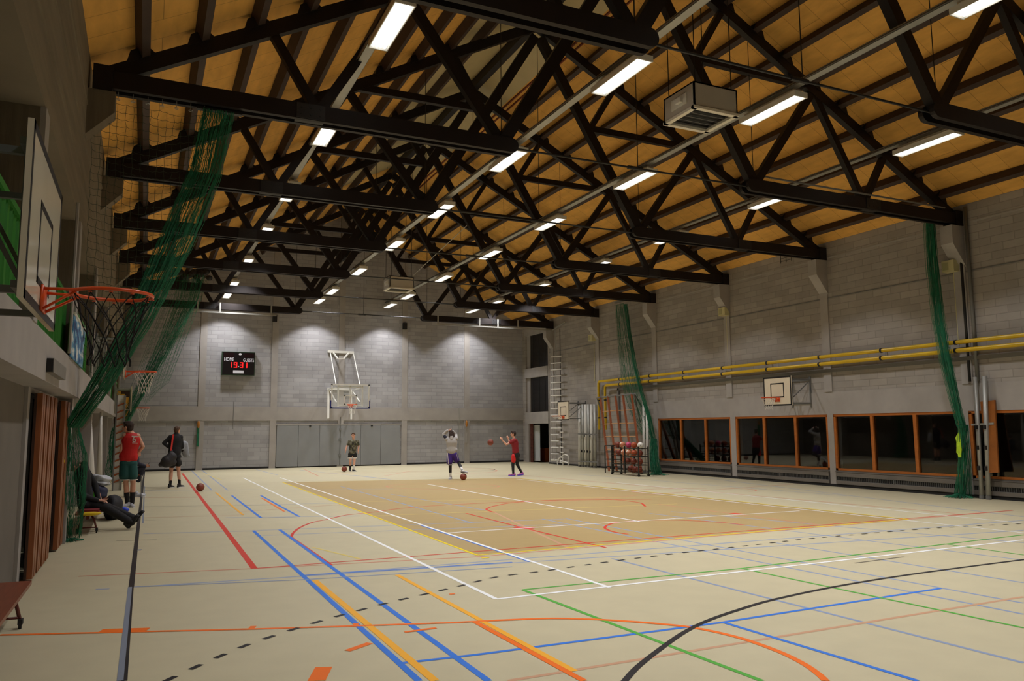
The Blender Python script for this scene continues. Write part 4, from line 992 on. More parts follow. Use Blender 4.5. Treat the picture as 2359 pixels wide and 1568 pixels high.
rows = [(3, (1423, 1434.5, 1448, 1460.5, 1475), 1026), (2, (1426, 1437.5, 1449, 1461, 1474), 1045), (1, (1446, 1460, 1474), 1063.5), (0, (1452, 1463, 1472.5), 1081)]
M_TANB = mat('tan_white_ball', rgb(206, 130, 92), .55); M_PINK = mat('pink_ball', rgb(196, 70, 112), .5); M_ORB = mat('orange_ball', rgb(180, 82, 44), .55); M_WB = mat('white_ball', rgb(225, 222, 214), .5)
M_PANEL = mat('white_stripe', rgb(232, 224, 206), .5)
names_ = {3: ['dark brown basketball on the top of the rack, far left', 'white and brown striped ball on the top of the rack', 'pink ball on the top of the rack', 'orange basketball on the top of the rack, next to the football', 'black and white football on the top of the rack'],
          2: ['dark red-brown basketball on the upper shelf, far left', 'white and orange striped ball on the upper shelf, left of its twin', 'white and orange striped ball on the upper shelf, right of its twin', 'orange-brown basketball on the upper shelf, fourth along', 'red-brown basketball on the upper shelf, far right'],
          1: ['dark basketball on the middle shelf, left', 'dark basketball on the middle shelf, centre', 'dark basketball on the middle shelf, right'],
          0: ['dark red-brown basketball on the bottom shelf, left', 'dark red-brown basketball on the bottom shelf, centre', 'dark red-brown basketball on the bottom shelf, right']}
for sh, us, v in rows:
    for i, u in enumerate(us):
        c = at(u, v, 0, RX); r = .118; z = zs[sh]+r-.01; lab = names_[sh][i]
        if sh == 3 and i == 4:
            b = MB(); b.use(M_WB).ellip((0,0,0), r, 28, 18); b.use(M_BLACK)
            ph = (1+5**.5)/2
            for q in [(0,s1,s2*ph) for s1 in (-1,1) for s2 in (-1,1)]+[(s1,s2*ph,0) for s1 in (-1,1) for s2 in (-1,1)]+[(s2*ph,0,s1) for s1 in (-1,1) for s2 in (-1,1)]:
                d = Vector(q).normalized(); x = d.orthogonal().normalized(); y = d.cross(x); b.add([d*r*1.012]+[(d+.38*(x*math.cos(2*PI*k/5)+y*math.sin(2*PI*k/5))).normalized()*r*1.004 for k in range(5)], [(0, 1+k, 1+(k+1) % 5) for k in range(5)])
            o = b.build('football', None, None, True); o.location = (RX, c.y, z); tag(o, lab, 'ball', 'balls on the rack'); continue
        M = M_BALL
        if 'striped' in lab: M = M_TANB
        if 'pink' in lab: M = M_PINK
        if 'orange' in lab and 'striped' not in lab: M = M_ORB
        o = ball((RX, c.y, z), r, lab, M, True, 'balls on the rack', rot=.3+i)
        if 'striped' in lab:
            b = MB(); 
            for a0 in (.4, 2.2, 4.0): b.ellip(Vector((-math.cos(a0*.4)*.75, math.sin(a0)*.55, math.cos(a0)*.55)).normalized()*r*.35, r*.72, 16, 10)
            local_part(b, 'white_stripe', M_PANEL, o, True)
        if sh < 2: pass

# ================================================================== LEFT WALL things
# wood slat doors
M_SLAT = mat('door_wood', rgb(140, 80, 42), .45, var=.18, scale=3, stretch=(6, 6, .6)); M_SLATD = mat('door_wood_dark', rgb(52, 28, 16), .5, var=.2, scale=3, stretch=(6,6,.6))
secs = [(11.34, 12.25, -1.20), (12.35, 13.35, -1.20), (13.95, 14.80, -1.16)]
for i, (y0, y1, x) in enumerate(secs):
    d = sthing('door_%d' % (3+i), (x, (y0+y1)/2, 0))
    b = MB(); b.use(M_SLATD).box((x-.06, y0, .03), (x-.03, y1, 2.3)); b.build('door_leaf', None, d)
    b = MB(); yy = y0+.01; k = 0
    while yy < y1-.1:
        b.box((x-.03, yy, .03), (x+.03, yy+.15, 2.3)); yy += .19 if k % 2 == 0 else .30; k += 1
    b.build('door_slats', M_SLAT, d)
b = MB(); b.box((-1.5, 13.35, 0), (-1.4, 13.95, 2.3)); b.box((-1.5, 13.35, 0), (-1.2, 13.4, 2.3)); b.box((-1.34, 13.5, 1.0), (-1.38, 13.54, 1.12)); struct(b, 'door_6', M_SLATD)
# box speaker on the lintel
p0 = at(118, 822, 0, -.78); t = thing('wall_speaker', 'grey box speaker on the concrete beam of the left wall', 'loudspeaker', (-.9, (8.3+9.6)/2, 2.5))
sy0, sy1 = at(124, 840, 0, -.93).y, at(153, 843, 0, -.93).y; sz0, sz1 = at(124, 858, 0, -.93).z, at(124, 824, 0, -.93).z
b = MB(); b.box((-1.0, sy0, sz0), (-.93, sy1, sz1)); bb = b.build('cabinet', mat('grey_laminate', rgb(122, 118, 110), .5, var=.08), t)
b = MB(); b.box((-.995, sy0-.02, sz0+.005), (-.935, sy0, sz1-.005)); b.build('speaker_grille', M_BLACK, t)
# blue and white banner
ban = thing('banner', 'blue and white banner hanging at the left wall recess', 'banner', (-.98, 15.4, 2.9))
a, c = at(172, 722, 0, -.97), at(197, 763, 0, -.97); a2, c2_ = at(163, 820, 0, -.97), at(190, 848, 0, -.97)
def mat_banner():
    M = bpy.data.materials.new('banner_print'); M.use_nodes = True; N = M.node_tree; b = N.nodes['Principled BSDF']; b.inputs['Roughness'].default_value = .6
    tc = N.nodes.new('ShaderNodeTexCoord'); mp = N.nodes.new('ShaderNodeMapping'); mp.inputs['Scale'].default_value = (1, 1.0, 3.2); N.links.new(tc.outputs['Object'], mp.inputs[0])
    ns = N.nodes.new('ShaderNodeTexNoise'); ns.inputs['Scale'].default_value = 2.3; ns.inputs['Detail'].default_value = 7; N.links.new(mp.outputs[0], ns.inputs['Vector'])
    cr = N.nodes.new('ShaderNodeValToRGB'); e = cr.color_ramp.elements; e[0].position = .36; e[0].color = rgb(34, 66, 120); e[1].position = .62; e[1].color = rgb(226, 228, 230)
    m1 = e.new(.47); m1.color = rgb(62, 124, 176); m2 = e.new(.53); m2.color = rgb(110, 170, 196); N.links.new(ns.outputs[0], cr.inputs[0]); N.links.new(cr.outputs[0], b.inputs['Base Color']); return M
b = MB(); b.prism([a2, c2_, c, a], (-.015, 0, 0)); b.build('banner_sheet', mat_banner(), ban)
b = MB(); b.cyl(a+Vector((0,-.05,0)), c+Vector((0,.05,0)), .02, 6); b.build('banner_rod', M_WHITE, ban)
# thin vertical pipes at the recess
for (u, v, X, lab) in ((166, 700, -.96, 'thin pale vertical pipe in front of the blue banner'), (213, 800, -.96, 'thin pale vertical pipe just past the blue banner'), (240, 880, -.96, 'thin pale vertical pipe farther along the left recess')):
    p = at(u, v, 0, X); b = MB(); b.cyl((X, p.y, 2.87), (X, p.y, 4.95), .022, 6); tag(b.build('vertical_pipe', M_CONC), lab, 'pipe')
# white poles leaning under the lintel
for i, (u0, v0, u1, v1, r0, r1, lab) in enumerate(((207, 1130, 208, 978, .10, .04, 'wide white tapered pole leaning under the left beam, nearer one'), (228, 1118, 233, 945, .06, .03, 'slim white tapered pole leaning under the left beam, farther one'))):
    Y = 22.5+i*2.0; a = P_at(u0, v0, Y); a.z = max(0, a.z); c = P_at(u1, v1, Y); a.z = 0
    b = MB(); b.tube([a, a.lerp(c, .6), c], [r0*1.6, r0*.9, r1], 12); tag(b.build('tapered_pole', M_WHITE, None, True), lab, 'pole')
# wall bars ladder with brown rungs and yellow door
t = thing('wall_bars', 'narrow pale panel with brown rungs standing at the left wall by the yellow door', 'wall bars', (-1.0, 27.4, 0))
x0_, x1_ = P_at(263, 1050, 27.4).x, P_at(282, 1050, 27.4).x
b = MB(); b.box((x0_, 27.4, 0), (x1_, 27.46, 2.95)); b.build('back_panel', M_WHITE, t)
for i in range(12):
    z = .25+i*.215; b = MB(); b.cyl((x0_+.02, 27.35, z), (x1_-.02, 27.35, z+.09), .024, 6); b.build('rung', M_CW, t)
for x in (x0_, x1_): b = MB(); b.box((x-.02, 27.33, 0), (x+.02, 27.46, 2.95)); b.build('side_rail', M_GREY_S, t)
d = sthing('door_7', (-.95, 33, 0))
x0_, x1_ = P_at(267, 950, 33).x, P_at(296, 950, 33).x
M_YW = mat('yellow_wood', rgb(206, 146, 40), .5, var=.12, scale=3)
for k in range(3):
    b = MB(); b.box((x0_+(x1_-x0_)*k/3+.01, 33, 0), (x0_+(x1_-x0_)*(k+1)/3-.01, 33.05, 3.35-.12*k)); b.build('door_leaf', M_YW, d)
b = MB(); b.box((x0_-.05, 33.05, 0), (x1_+.03, 33.1, 3.4)); b.build('door_frame', M_SLATD, d)
# small left wall board (unused low hoop board)
# benches
def bench(x0, x1, y0, y1, z, label, legs):
    t = thing('gym_bench', label, 'bench', ((x0+x1)/2, (y0+y1)/2, 0))
    b = MB(); b.box((x0, y0, z-.035), (x1, y1, z)); b.build('seat', M_BENCHW, t)
    b = MB(); b.box(((x0+x1)/2-.03, y0+.2, z-.13), ((x0+x1)/2+.03, y1-.2, z-.035)); b.build('beam', M_BENCHM, t)
    for y in legs:
        b = MB(); xm = (x0+x1)/2
        for s in (-1, 1): b.tube([(xm+s*.05, y, z-.05), (xm+s*.1, y, z-.14), (xm+s*.15, y-.02, .06)], .017, 8)
        b.tube([(xm-.15, y-.02, .10), (xm+.15, y-.02, .10)], .012, 8); b.build('leg', M_BENCHM, t, True)
        for s in (-1, 1): b = MB(); b.cyl((xm+s*.15-.012, y-.02, .035), (xm+s*.15+.012, y-.02, .035), .035, 12); b.box((xm+s*.15-.02, y-.05, .04), (xm+s*.15+.02, y+.02, .09)); b.build('castor', M_BLACKR, t)
    return t
bench(-1.31, -.93, 5.2, 9.05, .38, 'brown wooden bench at the lower left corner of the photo', (5.6, 8.75))
BX0, BX1, BY0, BY1, BZ = -1.05, -.66, 15.95, 19.6, .38
bench(BX0, BX1, BY0, BY1, BZ, 'brown bench under the seated person behind the near green net', (16.2, 19.3))
# things on the bench
def onb(u, v, Y): return P_at(u, v, Y)
a = P_at(192, 1172, 16.0); c = P_at(228, 1172, 16.0)
b = MB(); b.box((-.98, 15.98, BZ), (-.68, 16.3, BZ+.05)); tag(b.build('folder', mat('dark_red_cloth', rgb(120, 28, 34), .7)), 'dark red folder lying on the bench end', 'folder')
b = MB(); b.ellip((-.80, 15.97, BZ-.015), (.17, .05, .035), 16, 8); tag(b.build('yellow_cloth', mat('yellow_cloth', rgb(226, 190, 20), .7)), 'yellow cloth hanging over the bench end', 'cloth')
def lathe(b, c, prof, nn=16):
    vs = []; 
    for (r, z) in prof:
        for i in range(nn): a = 2*PI*i/nn; vs.append((c[0]+r*math.cos(a), c[1]+r*math.sin(a), c[2]+z))
    return b.add(vs, [(j*nn+i, j*nn+(i+1) % nn, (j+1)*nn+(i+1) % nn, (j+1)*nn+i) for j in range(len(prof)-1) for i in range(nn)]+[tuple(reversed(range(nn))), tuple((len(prof)-1)*nn+i for i in range(nn))])
pb_ = P_at(220, 1140, 17.4); BTX = P_at(218, 1140, 17.3).x; t = thing('drink_bottle', 'green drink bottle with yellow cap on the bench', 'bottle', (BTX, 17.3, BZ))
b = MB(); lathe(b, (BTX, 17.3, BZ), [(.045, 0), (.05, .03), (.05, .19), (.033, .24), (.024, .27)]); b.build('bottle_body', mat('green_plastic', rgb(70, 160, 50), .3), t, True)
b = MB(); lathe(b, (BTX, 17.3, BZ+.27), [(.024, 0), (.024, .03), (.015, .045)]); b.build('cap', mat('yellow_plastic', rgb(220, 210, 60), .4), t)
def lump(name, c, r, M, label, cat, seed=1, amp=.25, rot=0, parent=None, nu=28, nv=18):
    rnd = random.Random(seed); ph = [rnd.uniform(0, 6) for _ in range(6)]; b = MB(); vs = []
    for j in range(nv+1):
        a = PI*j/nv
        for i in range(nu):
            tt = 2*PI*i/nu; d = Vector((math.sin(a)*math.cos(tt), math.sin(a)*math.sin(tt), math.cos(a)))
            k = 1+amp*(.5*math.sin(3*d.x*2+ph[0])*math.cos(4*d.y+ph[1])+.35*math.sin(7*d.z+ph[2]+3*d.x)+.25*math.sin(9*d.y+ph[3]))
            vs.append((c[0]+r[0]*d.x*k, c[1]+r[1]*d.y*k, c[2]+max(-r[2], r[2]*d.z*k)))
    b.add(vs, [(j*nu+i, (j+1)*nu+i, (j+1)*nu+(i+1) % nu, j*nu+(i+1) % nu) for j in range(nv) for i in range(nu)])
    o = b.build(name, M, parent, True)
    if label: tag(o, label, cat)
    return o
lump('sports_bag', (-.52, 18.6, .24), (.19, .45, .25), mat('black_fabric', rgb(26, 24, 28), .8), 'large black sports bag by the bench in front of the red jersey player', 'bag', 3, .15)
lump('navy_bag', (-.84, 18.3, .57), (.2, .35, .17), mat('navy_fabric', rgb(30, 34, 62), .8), 'dark navy bag on top of the bench', 'bag', 4, .15)
lump('white_clothes', (-.80, 18.5, .80), (.2, .3, .12), mat('crumpled_white_cloth', rgb(196, 200, 206), .85, var=.15, scale=9), 'crumpled pale grey and white clothes piled on the bags', 'clothes', 6, .5)
lump('blue_pouch', (-.33, 19.6, .08), (.09, .12, .07), mat('bright_blue', rgb(36, 66, 190), .6), 'small bright blue pouch at the feet of the red jersey player', 'pouch', 7, .2)

# horizontal joints of the right wall
for (u, v, th) in ((1700, 727, .03), (1800, 621, .05)):
    z = at(u, v, 0, XR).z; b = MB(); b.box((XR-.012, YN, z-th/2), (XR, OP0-.1, z+th/2)); struct(b, 'trim_%d' % n, M_GREY_S if th < .04 else M_CONC); n += 1

# dark sheet bundled under the ridge at the far end
b = MB(); q = [at(u, v, 1, 36.6) for (u, v) in ((795, 593), (835, 574), (872, 556), (868, 536), (848, 526), (800, 534), (786, 548))]
b.prism(q, (0, 1.6, 0)); tag(b.build('dark_sheet', mat('black_sheet', rgb(20, 18, 18), .9, var=.2)), 'black sheet bundled under the roof ridge near the far wall', 'sheet')
# ================================================================== PEOPLE
DG = lambda: bpy.context.evaluated_depsgraph_get()
def remesh(mb, name, M, voxel, smooth=4, parent=None, loc=None):
    """fuse overlapping volumes into one continuous skin"""
    me = bpy.data.meshes.new('tmp'); me.from_pydata([tuple(v) for v in mb.v], [], mb.f); me.update()
    o = bpy.data.objects.new('tmp', me); COL.objects.link(o)
    r = o.modifiers.new('r', 'REMESH'); r.mode = 'VOXEL'; r.voxel_size = voxel; r.use_smooth_shade = True
    s = o.modifiers.new('s', 'SMOOTH'); s.factor = .5; s.iterations = smooth
    bpy.context.view_layer.update()
    m2 = bpy.data.meshes.new_from_object(o.evaluated_get(DG())); bpy.data.objects.remove(o)
    m2.name = name; m2.materials.clear(); m2.materials.append(M)
    ob = bpy.data.objects.new(name, m2); COL.objects.link(ob)
    if parent is not None: ob.parent = parent; ob.matrix_parent_inverse = Matrix.Translation(-parent.location)
    return ob
class Fig:
    """a person placed at a floor point; joints are read in the upright plane through that point"""
    def __init__(s, label, u, v, y=None):
        s.base = fl(u, v) if y is None else Vector((at(u, v, 1, y).x, y, 0))
        s.root = thing('person', label, 'person', s.base)
        d = ray(u, v); d.z = 0; d.normalize(); s.fw = d; s.rt = Vector((d.y, -d.x, 0))
        s.px = (s.base-CAM).dot(Fv)/F_PX
    def __call__(s, u, v, dep=0.0):
        r = ray(u, v); t = (s.base+s.fw*dep-CAM).dot(s.fw)/r.dot(s.fw); return CAM+r*t
    def floor_pt(s, u, v): return fl(u, v)
def hand(b, wr, dr, side, k=1.0, curl=.5, palm_n=None):
    """palm and five bent fingers; dr = direction of the hand, side = towards the thumb"""
    d = Vector(dr).normalized(); t = Vector(side); t = (t-d*t.dot(d)).normalized(); nrm = d.cross(t)
    b.caps(wr+d*.015*k, wr+d*.075*k, .026*k, .036*k, 10, .5, t)
    for i, (o, L) in enumerate(((.028, .075), (.009, .085), (-.010, .078), (-.028, .06))):
        p0 = wr+d*.085*k+t*o*k; a = curl*.7; d1 = (d*math.cos(a)+nrm*math.sin(a)); p1 = p0+d1*L*.5*k
        a2 = curl*1.7; d2 = (d*math.cos(a2)+nrm*math.sin(a2)); p2 = p1+d2*L*.5*k
        b.caps(p0-d*.02*k, p1, .0095*k, .009*k, 8); b.caps(p1, p2, .009*k, .0075*k, 8)
    p0 = wr+d*.03*k+t*.028*k; d1 = (d*.75+t*.6+nrm*.3*curl).normalized(); p1 = p0+d1*.038*k; p2 = p1+(d*.95+t*.15+nrm*.4*curl).normalized()*.03*k
    b.caps(p0, p1, .013*k, .0105*k, 8); b.caps(p1, p2, .0105*k, .009*k, 8)
def head(b, c, face, k=1.0, up=(0,0,1)):
    f = Vector(face).normalized(); up = Vector(up); up = (up-f*up.dot(f)).normalized(); r = f.cross(up)
    R = Matrix((r, f, up)).transposed()
    L = lambda x, y, z: c+R @ Vector((x*k, y*k, z*k))
    b.ellip(L(0, -.012, .022), (.074*k, .092*k, .094*k), 20, 14, R); b.ellip(L(0, .022, -.045), (.056*k, .062*k, .066*k), 18, 12, R)
    b.caps(L(0, .045, -.085), L(0, .06, -.085), .022*k, .018*k, 10)
    b.caps(L(0, .082, .015), L(0, .105, -.025), .010*k, .015*k, 8)
    b.caps(L(-.035, .078, .028), L(.035, .078, .028), .012*k, .012*k, 8)
    b.caps(L(-.02, .078, -.055), L(.02, .078, -.055), .010*k, .010*k, 8)
    for s in (-1, 1): b.ellip(L(s*.076, -.005, -.005), (.010*k, .02*k, .032*k), 10, 8, R)
    return L, R
def face_parts(body, L, R, k):
    """eyes and lips get their own material on the continuous body mesh"""
    me = body.data; me.materials.append(M_EYE); me.materials.append(M_LIPS)
    ec = [L(-.031, .082, .006), L(.031, .082, .006)]; mc = L(0, .092, -.055)
    for p in me.polygons:
        q = p.center
        if min((q-e).length for e in ec) < .013*k: p.material_index = 1
        elif abs((q-mc).dot(R.col[0])) < .026*k and abs((q-mc).dot(R.col[2])) < .009*k and (q-mc).length < .04*k: p.material_index = 2
def hair(L, R, k, M, parent, style='short', seed=1):
    b = MB(); b.ellip(L(0, -.022, .035), (.083*k, .098*k, .096*k), 18, 12, R)
    b.ellip(L(0, -.05, -.01), (.076*k, .066*k, .085*k), 16, 10, R); b.ellip(L(0, .035, .085), (.062*k, .05*k, .04*k), 14, 10, R)
    rnd = random.Random(seed)
    for i in range(26):
        a = rnd.uniform(0, 6.28); h = rnd.uniform(.02, .12); rr = .075 if h < .08 else .05
        p = (rr*math.cos(a), -.03+rr*math.sin(a), h-.01); b.ellip(L(*p), (.02*k, .022*k, .018*k), 8, 6, R)
    if style == 'long':
        for i in range(10):
            a = -PI*.1-PI*.8*i/9; b.caps(L(.08*math.cos(a), -.03+.07*math.sin(a), 0), L(.095*math.cos(a)+.02*math.sin(i*2), -.05+.085*math.sin(a), -.12-.03*math.sin(i*1.7)), .03*k, .018*k, 8)
    return remesh(b, 'hair', M, .008*k, 2, parent)
def shoe(F, heel, toe, M, Ms, k=1.0, pitch=0):
    h = Vector(heel); t = Vector(toe); d = (t-h); Ln = max(.2, d.length); d.normalize(); sd = d.cross(Vector((0,0,1))); sd = sd.normalized() if sd.length > .05 else F.rt; up = sd.cross(d)
    b = MB(); b.caps(h+up*.045+d*.02, h+d*Ln*.55+up*.045, .045*k, .042*k, 12, .9, sd); b.caps(h+d*Ln*.5+up*.04, h+d*Ln*.86+up*.034, .043*k, .034*k, 12, .8, sd); b.caps(h+up*.05+d*.03, h+up*.105+d*.025, .042*k, .038*k, 12)
    o = remesh(b, 'shoe', M, .009, 2, F.root)
    b = MB(); b.prism([h+sd*w*k+d*x*Ln+up*0 for w, x in ((-.035,-.02),(-.042,.3),(-.047,.65),(-.036,.92),(0,1.0),(.036,.92),(.047,.65),(.042,.3),(.035,-.02))], up*.024); 
    q = b.build('sole', Ms, o); q.matrix_parent_inverse = o.matrix_basis.inverted() @ Matrix.Identity(4)
    q.matrix_parent_inverse = o.matrix_parent_inverse.inverted() if False else (Matrix.Translation(F.root.location) @ o.matrix_parent_inverse @ o.matrix_basis).inverted()
    return o
def cloth(name, mb, M, F, vox=.012, sm=4): return remesh(mb, name, M, vox, sm, F.root)
def torso(b, pel, chest, neck, shl, shr, side, k=1.0, fat=0.0, dep=.62):
    w1 = (.155+fat)*k; w2 = (.175+fat)*k
    b.caps(pel, pel.lerp(chest, .45), w1, w1*.93, 18, dep+.05, side); b.caps(pel.lerp(chest, .35), chest, w1*.93, w2, 18, dep, side)
    b.caps(chest, chest.lerp(neck, .5), w2, w2*.7, 18, dep, side)
    b.caps(shl, shr, .062*k+fat*.5, .062*k+fat*.5, 14); b.caps(shl.lerp(shr, .5), neck, .08*k, .055*k, 12)
def limb(b, pts, rs, n=14):
    for i in range(len(pts)-1): b.caps(pts[i], pts[i+1], rs[i], rs[i+1], n)
def leg_body(b, hip, kn, an, k=1.0):
    b.caps(hip, kn, .083*k, .054*k, 16); m = kn.lerp(an, .3); bk = Vector((0,0,0)); b.caps(kn, m, .052*k, .056*k, 14); b.caps(m, an, .056*k, .036*k, 14)
def arm_body(b, sh, el, wr, k=1.0): b.caps(sh, el, .050*k, .038*k, 14); b.caps(el, el.lerp(wr, .35), .038*k, .040*k, 12); b.caps(el.lerp(wr, .35), wr, .040*k, .026*k, 12)
def foot_body(b, an, toe, k=1.0): b.caps(an, Vector(toe), .034*k, .026*k, 10)
V3 = Vector
UP = V3((0,0,1))
M_HAIRB = mat('dark_brown_hair', rgb(50, 34, 26), .8, var=.2, scale=40); M_HAIRM = mat('brown_hair', rgb(84, 60, 44), .8, var=.2, scale=40); M_HAIRG = mat('greying_hair', rgb(110, 98, 84), .8, var=.2, scale=40)
M_JRED = mat('red_jersey', rgb(196, 22, 20), .7, var=.08); M_TEAL = mat('dark_green_shorts', rgb(14, 74, 72), .7, var=.08)
M_SOCKB = mat('black_sock', rgb(22, 20, 22), .85); M_SOCKW = mat('white_sock', rgb(214, 212, 208), .85)
M_SHOEW = mat('white_grey_shoe', rgb(176, 176, 180), .5, var=.1, scale=20); M_SOLEW = mat('white_sole', rgb(220, 220, 218), .5); M_SHOEB = mat('black_shoe', rgb(28, 27, 30), .5)
M_BLKC = mat('black_cloth', rgb(27, 26, 29), .85, var=.1, scale=8); M_NAVYC = mat('navy_cloth', rgb(30, 32, 48), .85)
M_GREYC = mat('grey_hoodie', rgb(170, 167, 164), .9, var=.06, scale=6); M_PURP = mat('purple_shorts', rgb(58, 30, 128), .7, var=.06)
M_MAROON = mat('dark_red_shirt', rgb(130, 20, 28), .8, var=.08); M_BRED = mat('bright_red_shorts', rgb(206, 28, 26), .7)
M_STR = mat('white_trim', rgb(220, 214, 206), .8)

# ---- 1: tall man in the red jersey (back to camera)
F = Fig('tall person in red sleeveless jersey and dark green shorts standing with hands on hips', 301, 1168); k = 1.1
pel = F(295.5, 1068); chest = F(302, 1016); neck = F(302, 996, .02); sl = F(288.5, 1003); sr = F(317, 1004)
hc = F(294, 983.5, .03); fdir = (F.fw*.45-F.rt*.9)
el = F(279, 1038, -.03); hl = F(286, 1046, .16); er = F(329.5, 1028, -.02); hr_ = F(318, 1043, .17)
kl, al = F(290, 1112, .03), F(294, 1158, .02); kr, ar = F(306.5, 1112, .02), F(304.5, 1156, .05)
hipl, hipr = F(288.5, 1072), F(303, 1072)
b = MB(); torso(b, pel, chest, neck, sl, sr, F.rt, k); b.caps(neck, hc-UP*.04, .058*k, .054*k, 12)
L, R = head(b, hc, fdir, k*1.08); arm_body(b, sl, el, hl, k); arm_body(b, sr, er, hr_, k); leg_body(b, hipl, kl, al, k); leg_body(b, hipr, kr, ar, k)
hand(b, hl, F.rt*.6-UP*.6, UP, k, .6); hand(b, hr_, -F.rt*.5-UP*.5, UP, k, .6)
tl, tr_ = fl(279, 1171), fl(311, 1169)
foot_body(b, al, V3((al.x, al.y, .05))); foot_body(b, ar, V3((ar.x, ar.y, .05)))
body = remesh(b, 'body', M_SKIN, .009, 5, F.root); face_parts(body, L, R, k)
hair(L, R, k*1.1, M_HAIRB, F.root)
b = MB(); torso(b, F(296, 1050), chest, neck-UP*.06, sl+F.rt*.05, sr-F.rt*.05, F.rt, k, .022, .7); b.caps(F(287.5, 1054), F(305, 1054), .115*k, .115*k, 14); b.caps(F(287, 1050), F(305, 1050), .115*k, .115*k, 14)
b.v = [tuple(V3(v)) for v in b.v]; cloth('jersey', b, M_JRED, F)
b = MB(); b.caps(F(288, 1068), F(304, 1068), .115*k, .115*k, 14, 1.0); b.caps(hipl, F(287.5, 1094), .118*k, .122*k, 16); b.caps(hipr, F(305, 1094), .115*k, .118*k, 16)
sh = cloth('shorts', b, M_TEAL, F)
def hem(F, c, r, M, h=.014, name='trim', parent=None, flat=1.0):
    b = MB(); vs = []; n_ = 28
    for dz in (-h, h):
        for q in range(n_): a = 2*PI*q/n_; vs.append(c+F.rt*(r*math.cos(a))+F.fw*(r*flat*math.sin(a))+UP*dz)
    b.add(vs, [(q, (q+1) % n_, n_+(q+1) % n_, n_+q) for q in range(n_)]); return b.build(name, M, F.root)
hem(F, F(287.5, 1104.5), .125, M_STR, .012, 'hem_trim'); hem(F, F(305, 1104.5), .12, M_STR, .012, 'hem_trim')
b = MB(); b.beam(F(279.5, 1069, -.02), F(277.6, 1100, -.02), .03, .06, side=F.rt); b.build('side_stripe', M_STR, F.root)
for kk, aa in ((kl, al), (kr, ar)): b = MB(); b.caps(kk.lerp(aa, .52), aa-UP*.02, .056*k, .047*k, 12); cloth('sock', b, M_SOCKB, F, .01)
shoe(F, V3((al.x+.03, al.y, 0)), V3((al.x-.20, al.y-.12, 0)), M_SHOEW, M_SOLEW, 1.15); shoe(F, V3((ar.x-.02, ar.y+.02, 0)), V3((ar.x+.03, ar.y-.24, 0)), M_SHOEW, M_SOLEW, 1.15)
yb_ = F(309, 1012, -.145); rz_ = math.atan2(-F.fw.x, F.fw.y)
text('6', yb_.x, yb_.z, .15, M_STR, yb_.y, F.root, .8, 'number', rz_)
b = MB(); b.beam(F(303.5, 1004.5, -.15), F(318, 1005.5, -.13), .012, .028, side=F.fw); b.build('jersey_print', M_STR, F.root)
b = MB(); b.beam(F(304.5, 1020, -.155), F(317.5, 1020.5, -.145), .012, .008, side=F.fw); b.build('jersey_print', M_STR, F.root)

# ---- 2: man in black with a bag
F = Fig('person in black jacket and shorts carrying a dark holdall on a red strap', 403, 1123); k = 1.05
pel = F(401.5, 1052); chest = F(404, 1014); neck = F(406.5, 999.5); sl = F(393, 1006.5); sr = F(416, 1006.5)
hc = F(408.5, 990.5, .03); fdir = F.fw*.75+F.rt*.65
el = F(377.5, 1020, .0); hl = F(387, 1029, -.02); er = F(420, 1028, .05); hr_ = F(422, 1043, .22)
hipl, hipr = F(396, 1054), F(408, 1054); kl, al = F(394.5, 1085, .02), F(392.2, 1117); kr, ar = F(411.5, 1083, .03), F(413.7, 1115, .04)
b = MB(); torso(b, pel, chest, neck, sl, sr, F.rt, k); b.caps(neck, hc-UP*.04, .056*k, .05*k, 12); L, R = head(b, hc, fdir, k)
arm_body(b, sl, el, hl, k); arm_body(b, sr, er, hr_, k); leg_body(b, hipl, kl, al, k); leg_body(b, hipr, kr, ar, k); hand(b, hl, F.rt*.8-UP*.4, UP, k, .5); hand(b, hr_, F.rt*.9+F.fw*.2, UP, k, .9)
foot_body(b, al, V3((al.x, al.y, .05))); foot_body(b, ar, V3((ar.x, ar.y, .05)))
body = remesh(b, 'body', M_SKIN, .01, 5, F.root); face_parts(body, L, R, k); hair(L, R, k*.98, M_HAIRM, F.root)
b = MB(); torso(b, F(402, 1042), chest, neck-UP*.02, sl, sr, F.rt, k, .03, .7); limb(b, [sl, el, hl], [.068, .058, .045]); limb(b, [sr, er, hr_-F.fw*.03], [.068, .058, .045]); b.caps(neck, neck+UP*.03, .07, .066, 12); cloth('jacket', b, M_BLKC, F)
b = MB(); b.caps(F(396.5, 1052), F(409, 1052), .12, .12, 14); b.caps(hipl, F(396, 1070), .115, .115, 14); b.caps(hipr, F(411, 1067), .112, .112, 14); cloth('shorts', b, mat('black_shorts', rgb(20, 19, 22), .8), F)
b = MB(); b.beam(F(416.5, 1050, -.05), F(417, 1072, -.05), .01, .012, side=F.rt); b.build('side_stripe', M_STR, F.root)
for kk, aa in ((kl, al), (kr, ar)): b = MB(); b.caps(kk.lerp(aa, .42), aa-UP*.02, .052, .042, 12); cloth('sock', b, M_SOCKB, F, .01)
shoe(F, V3((al.x-.04, al.y-.03, 0)), V3((al.x+.12, al.y+.17, 0)), M_SHOEB, M_SOLEW, 1.1); shoe(F, V3((ar.x-.05, ar.y-.03, 0)), V3((ar.x+.15, ar.y+.15, 0)), M_SHOEB, M_SOLEW, 1.1)
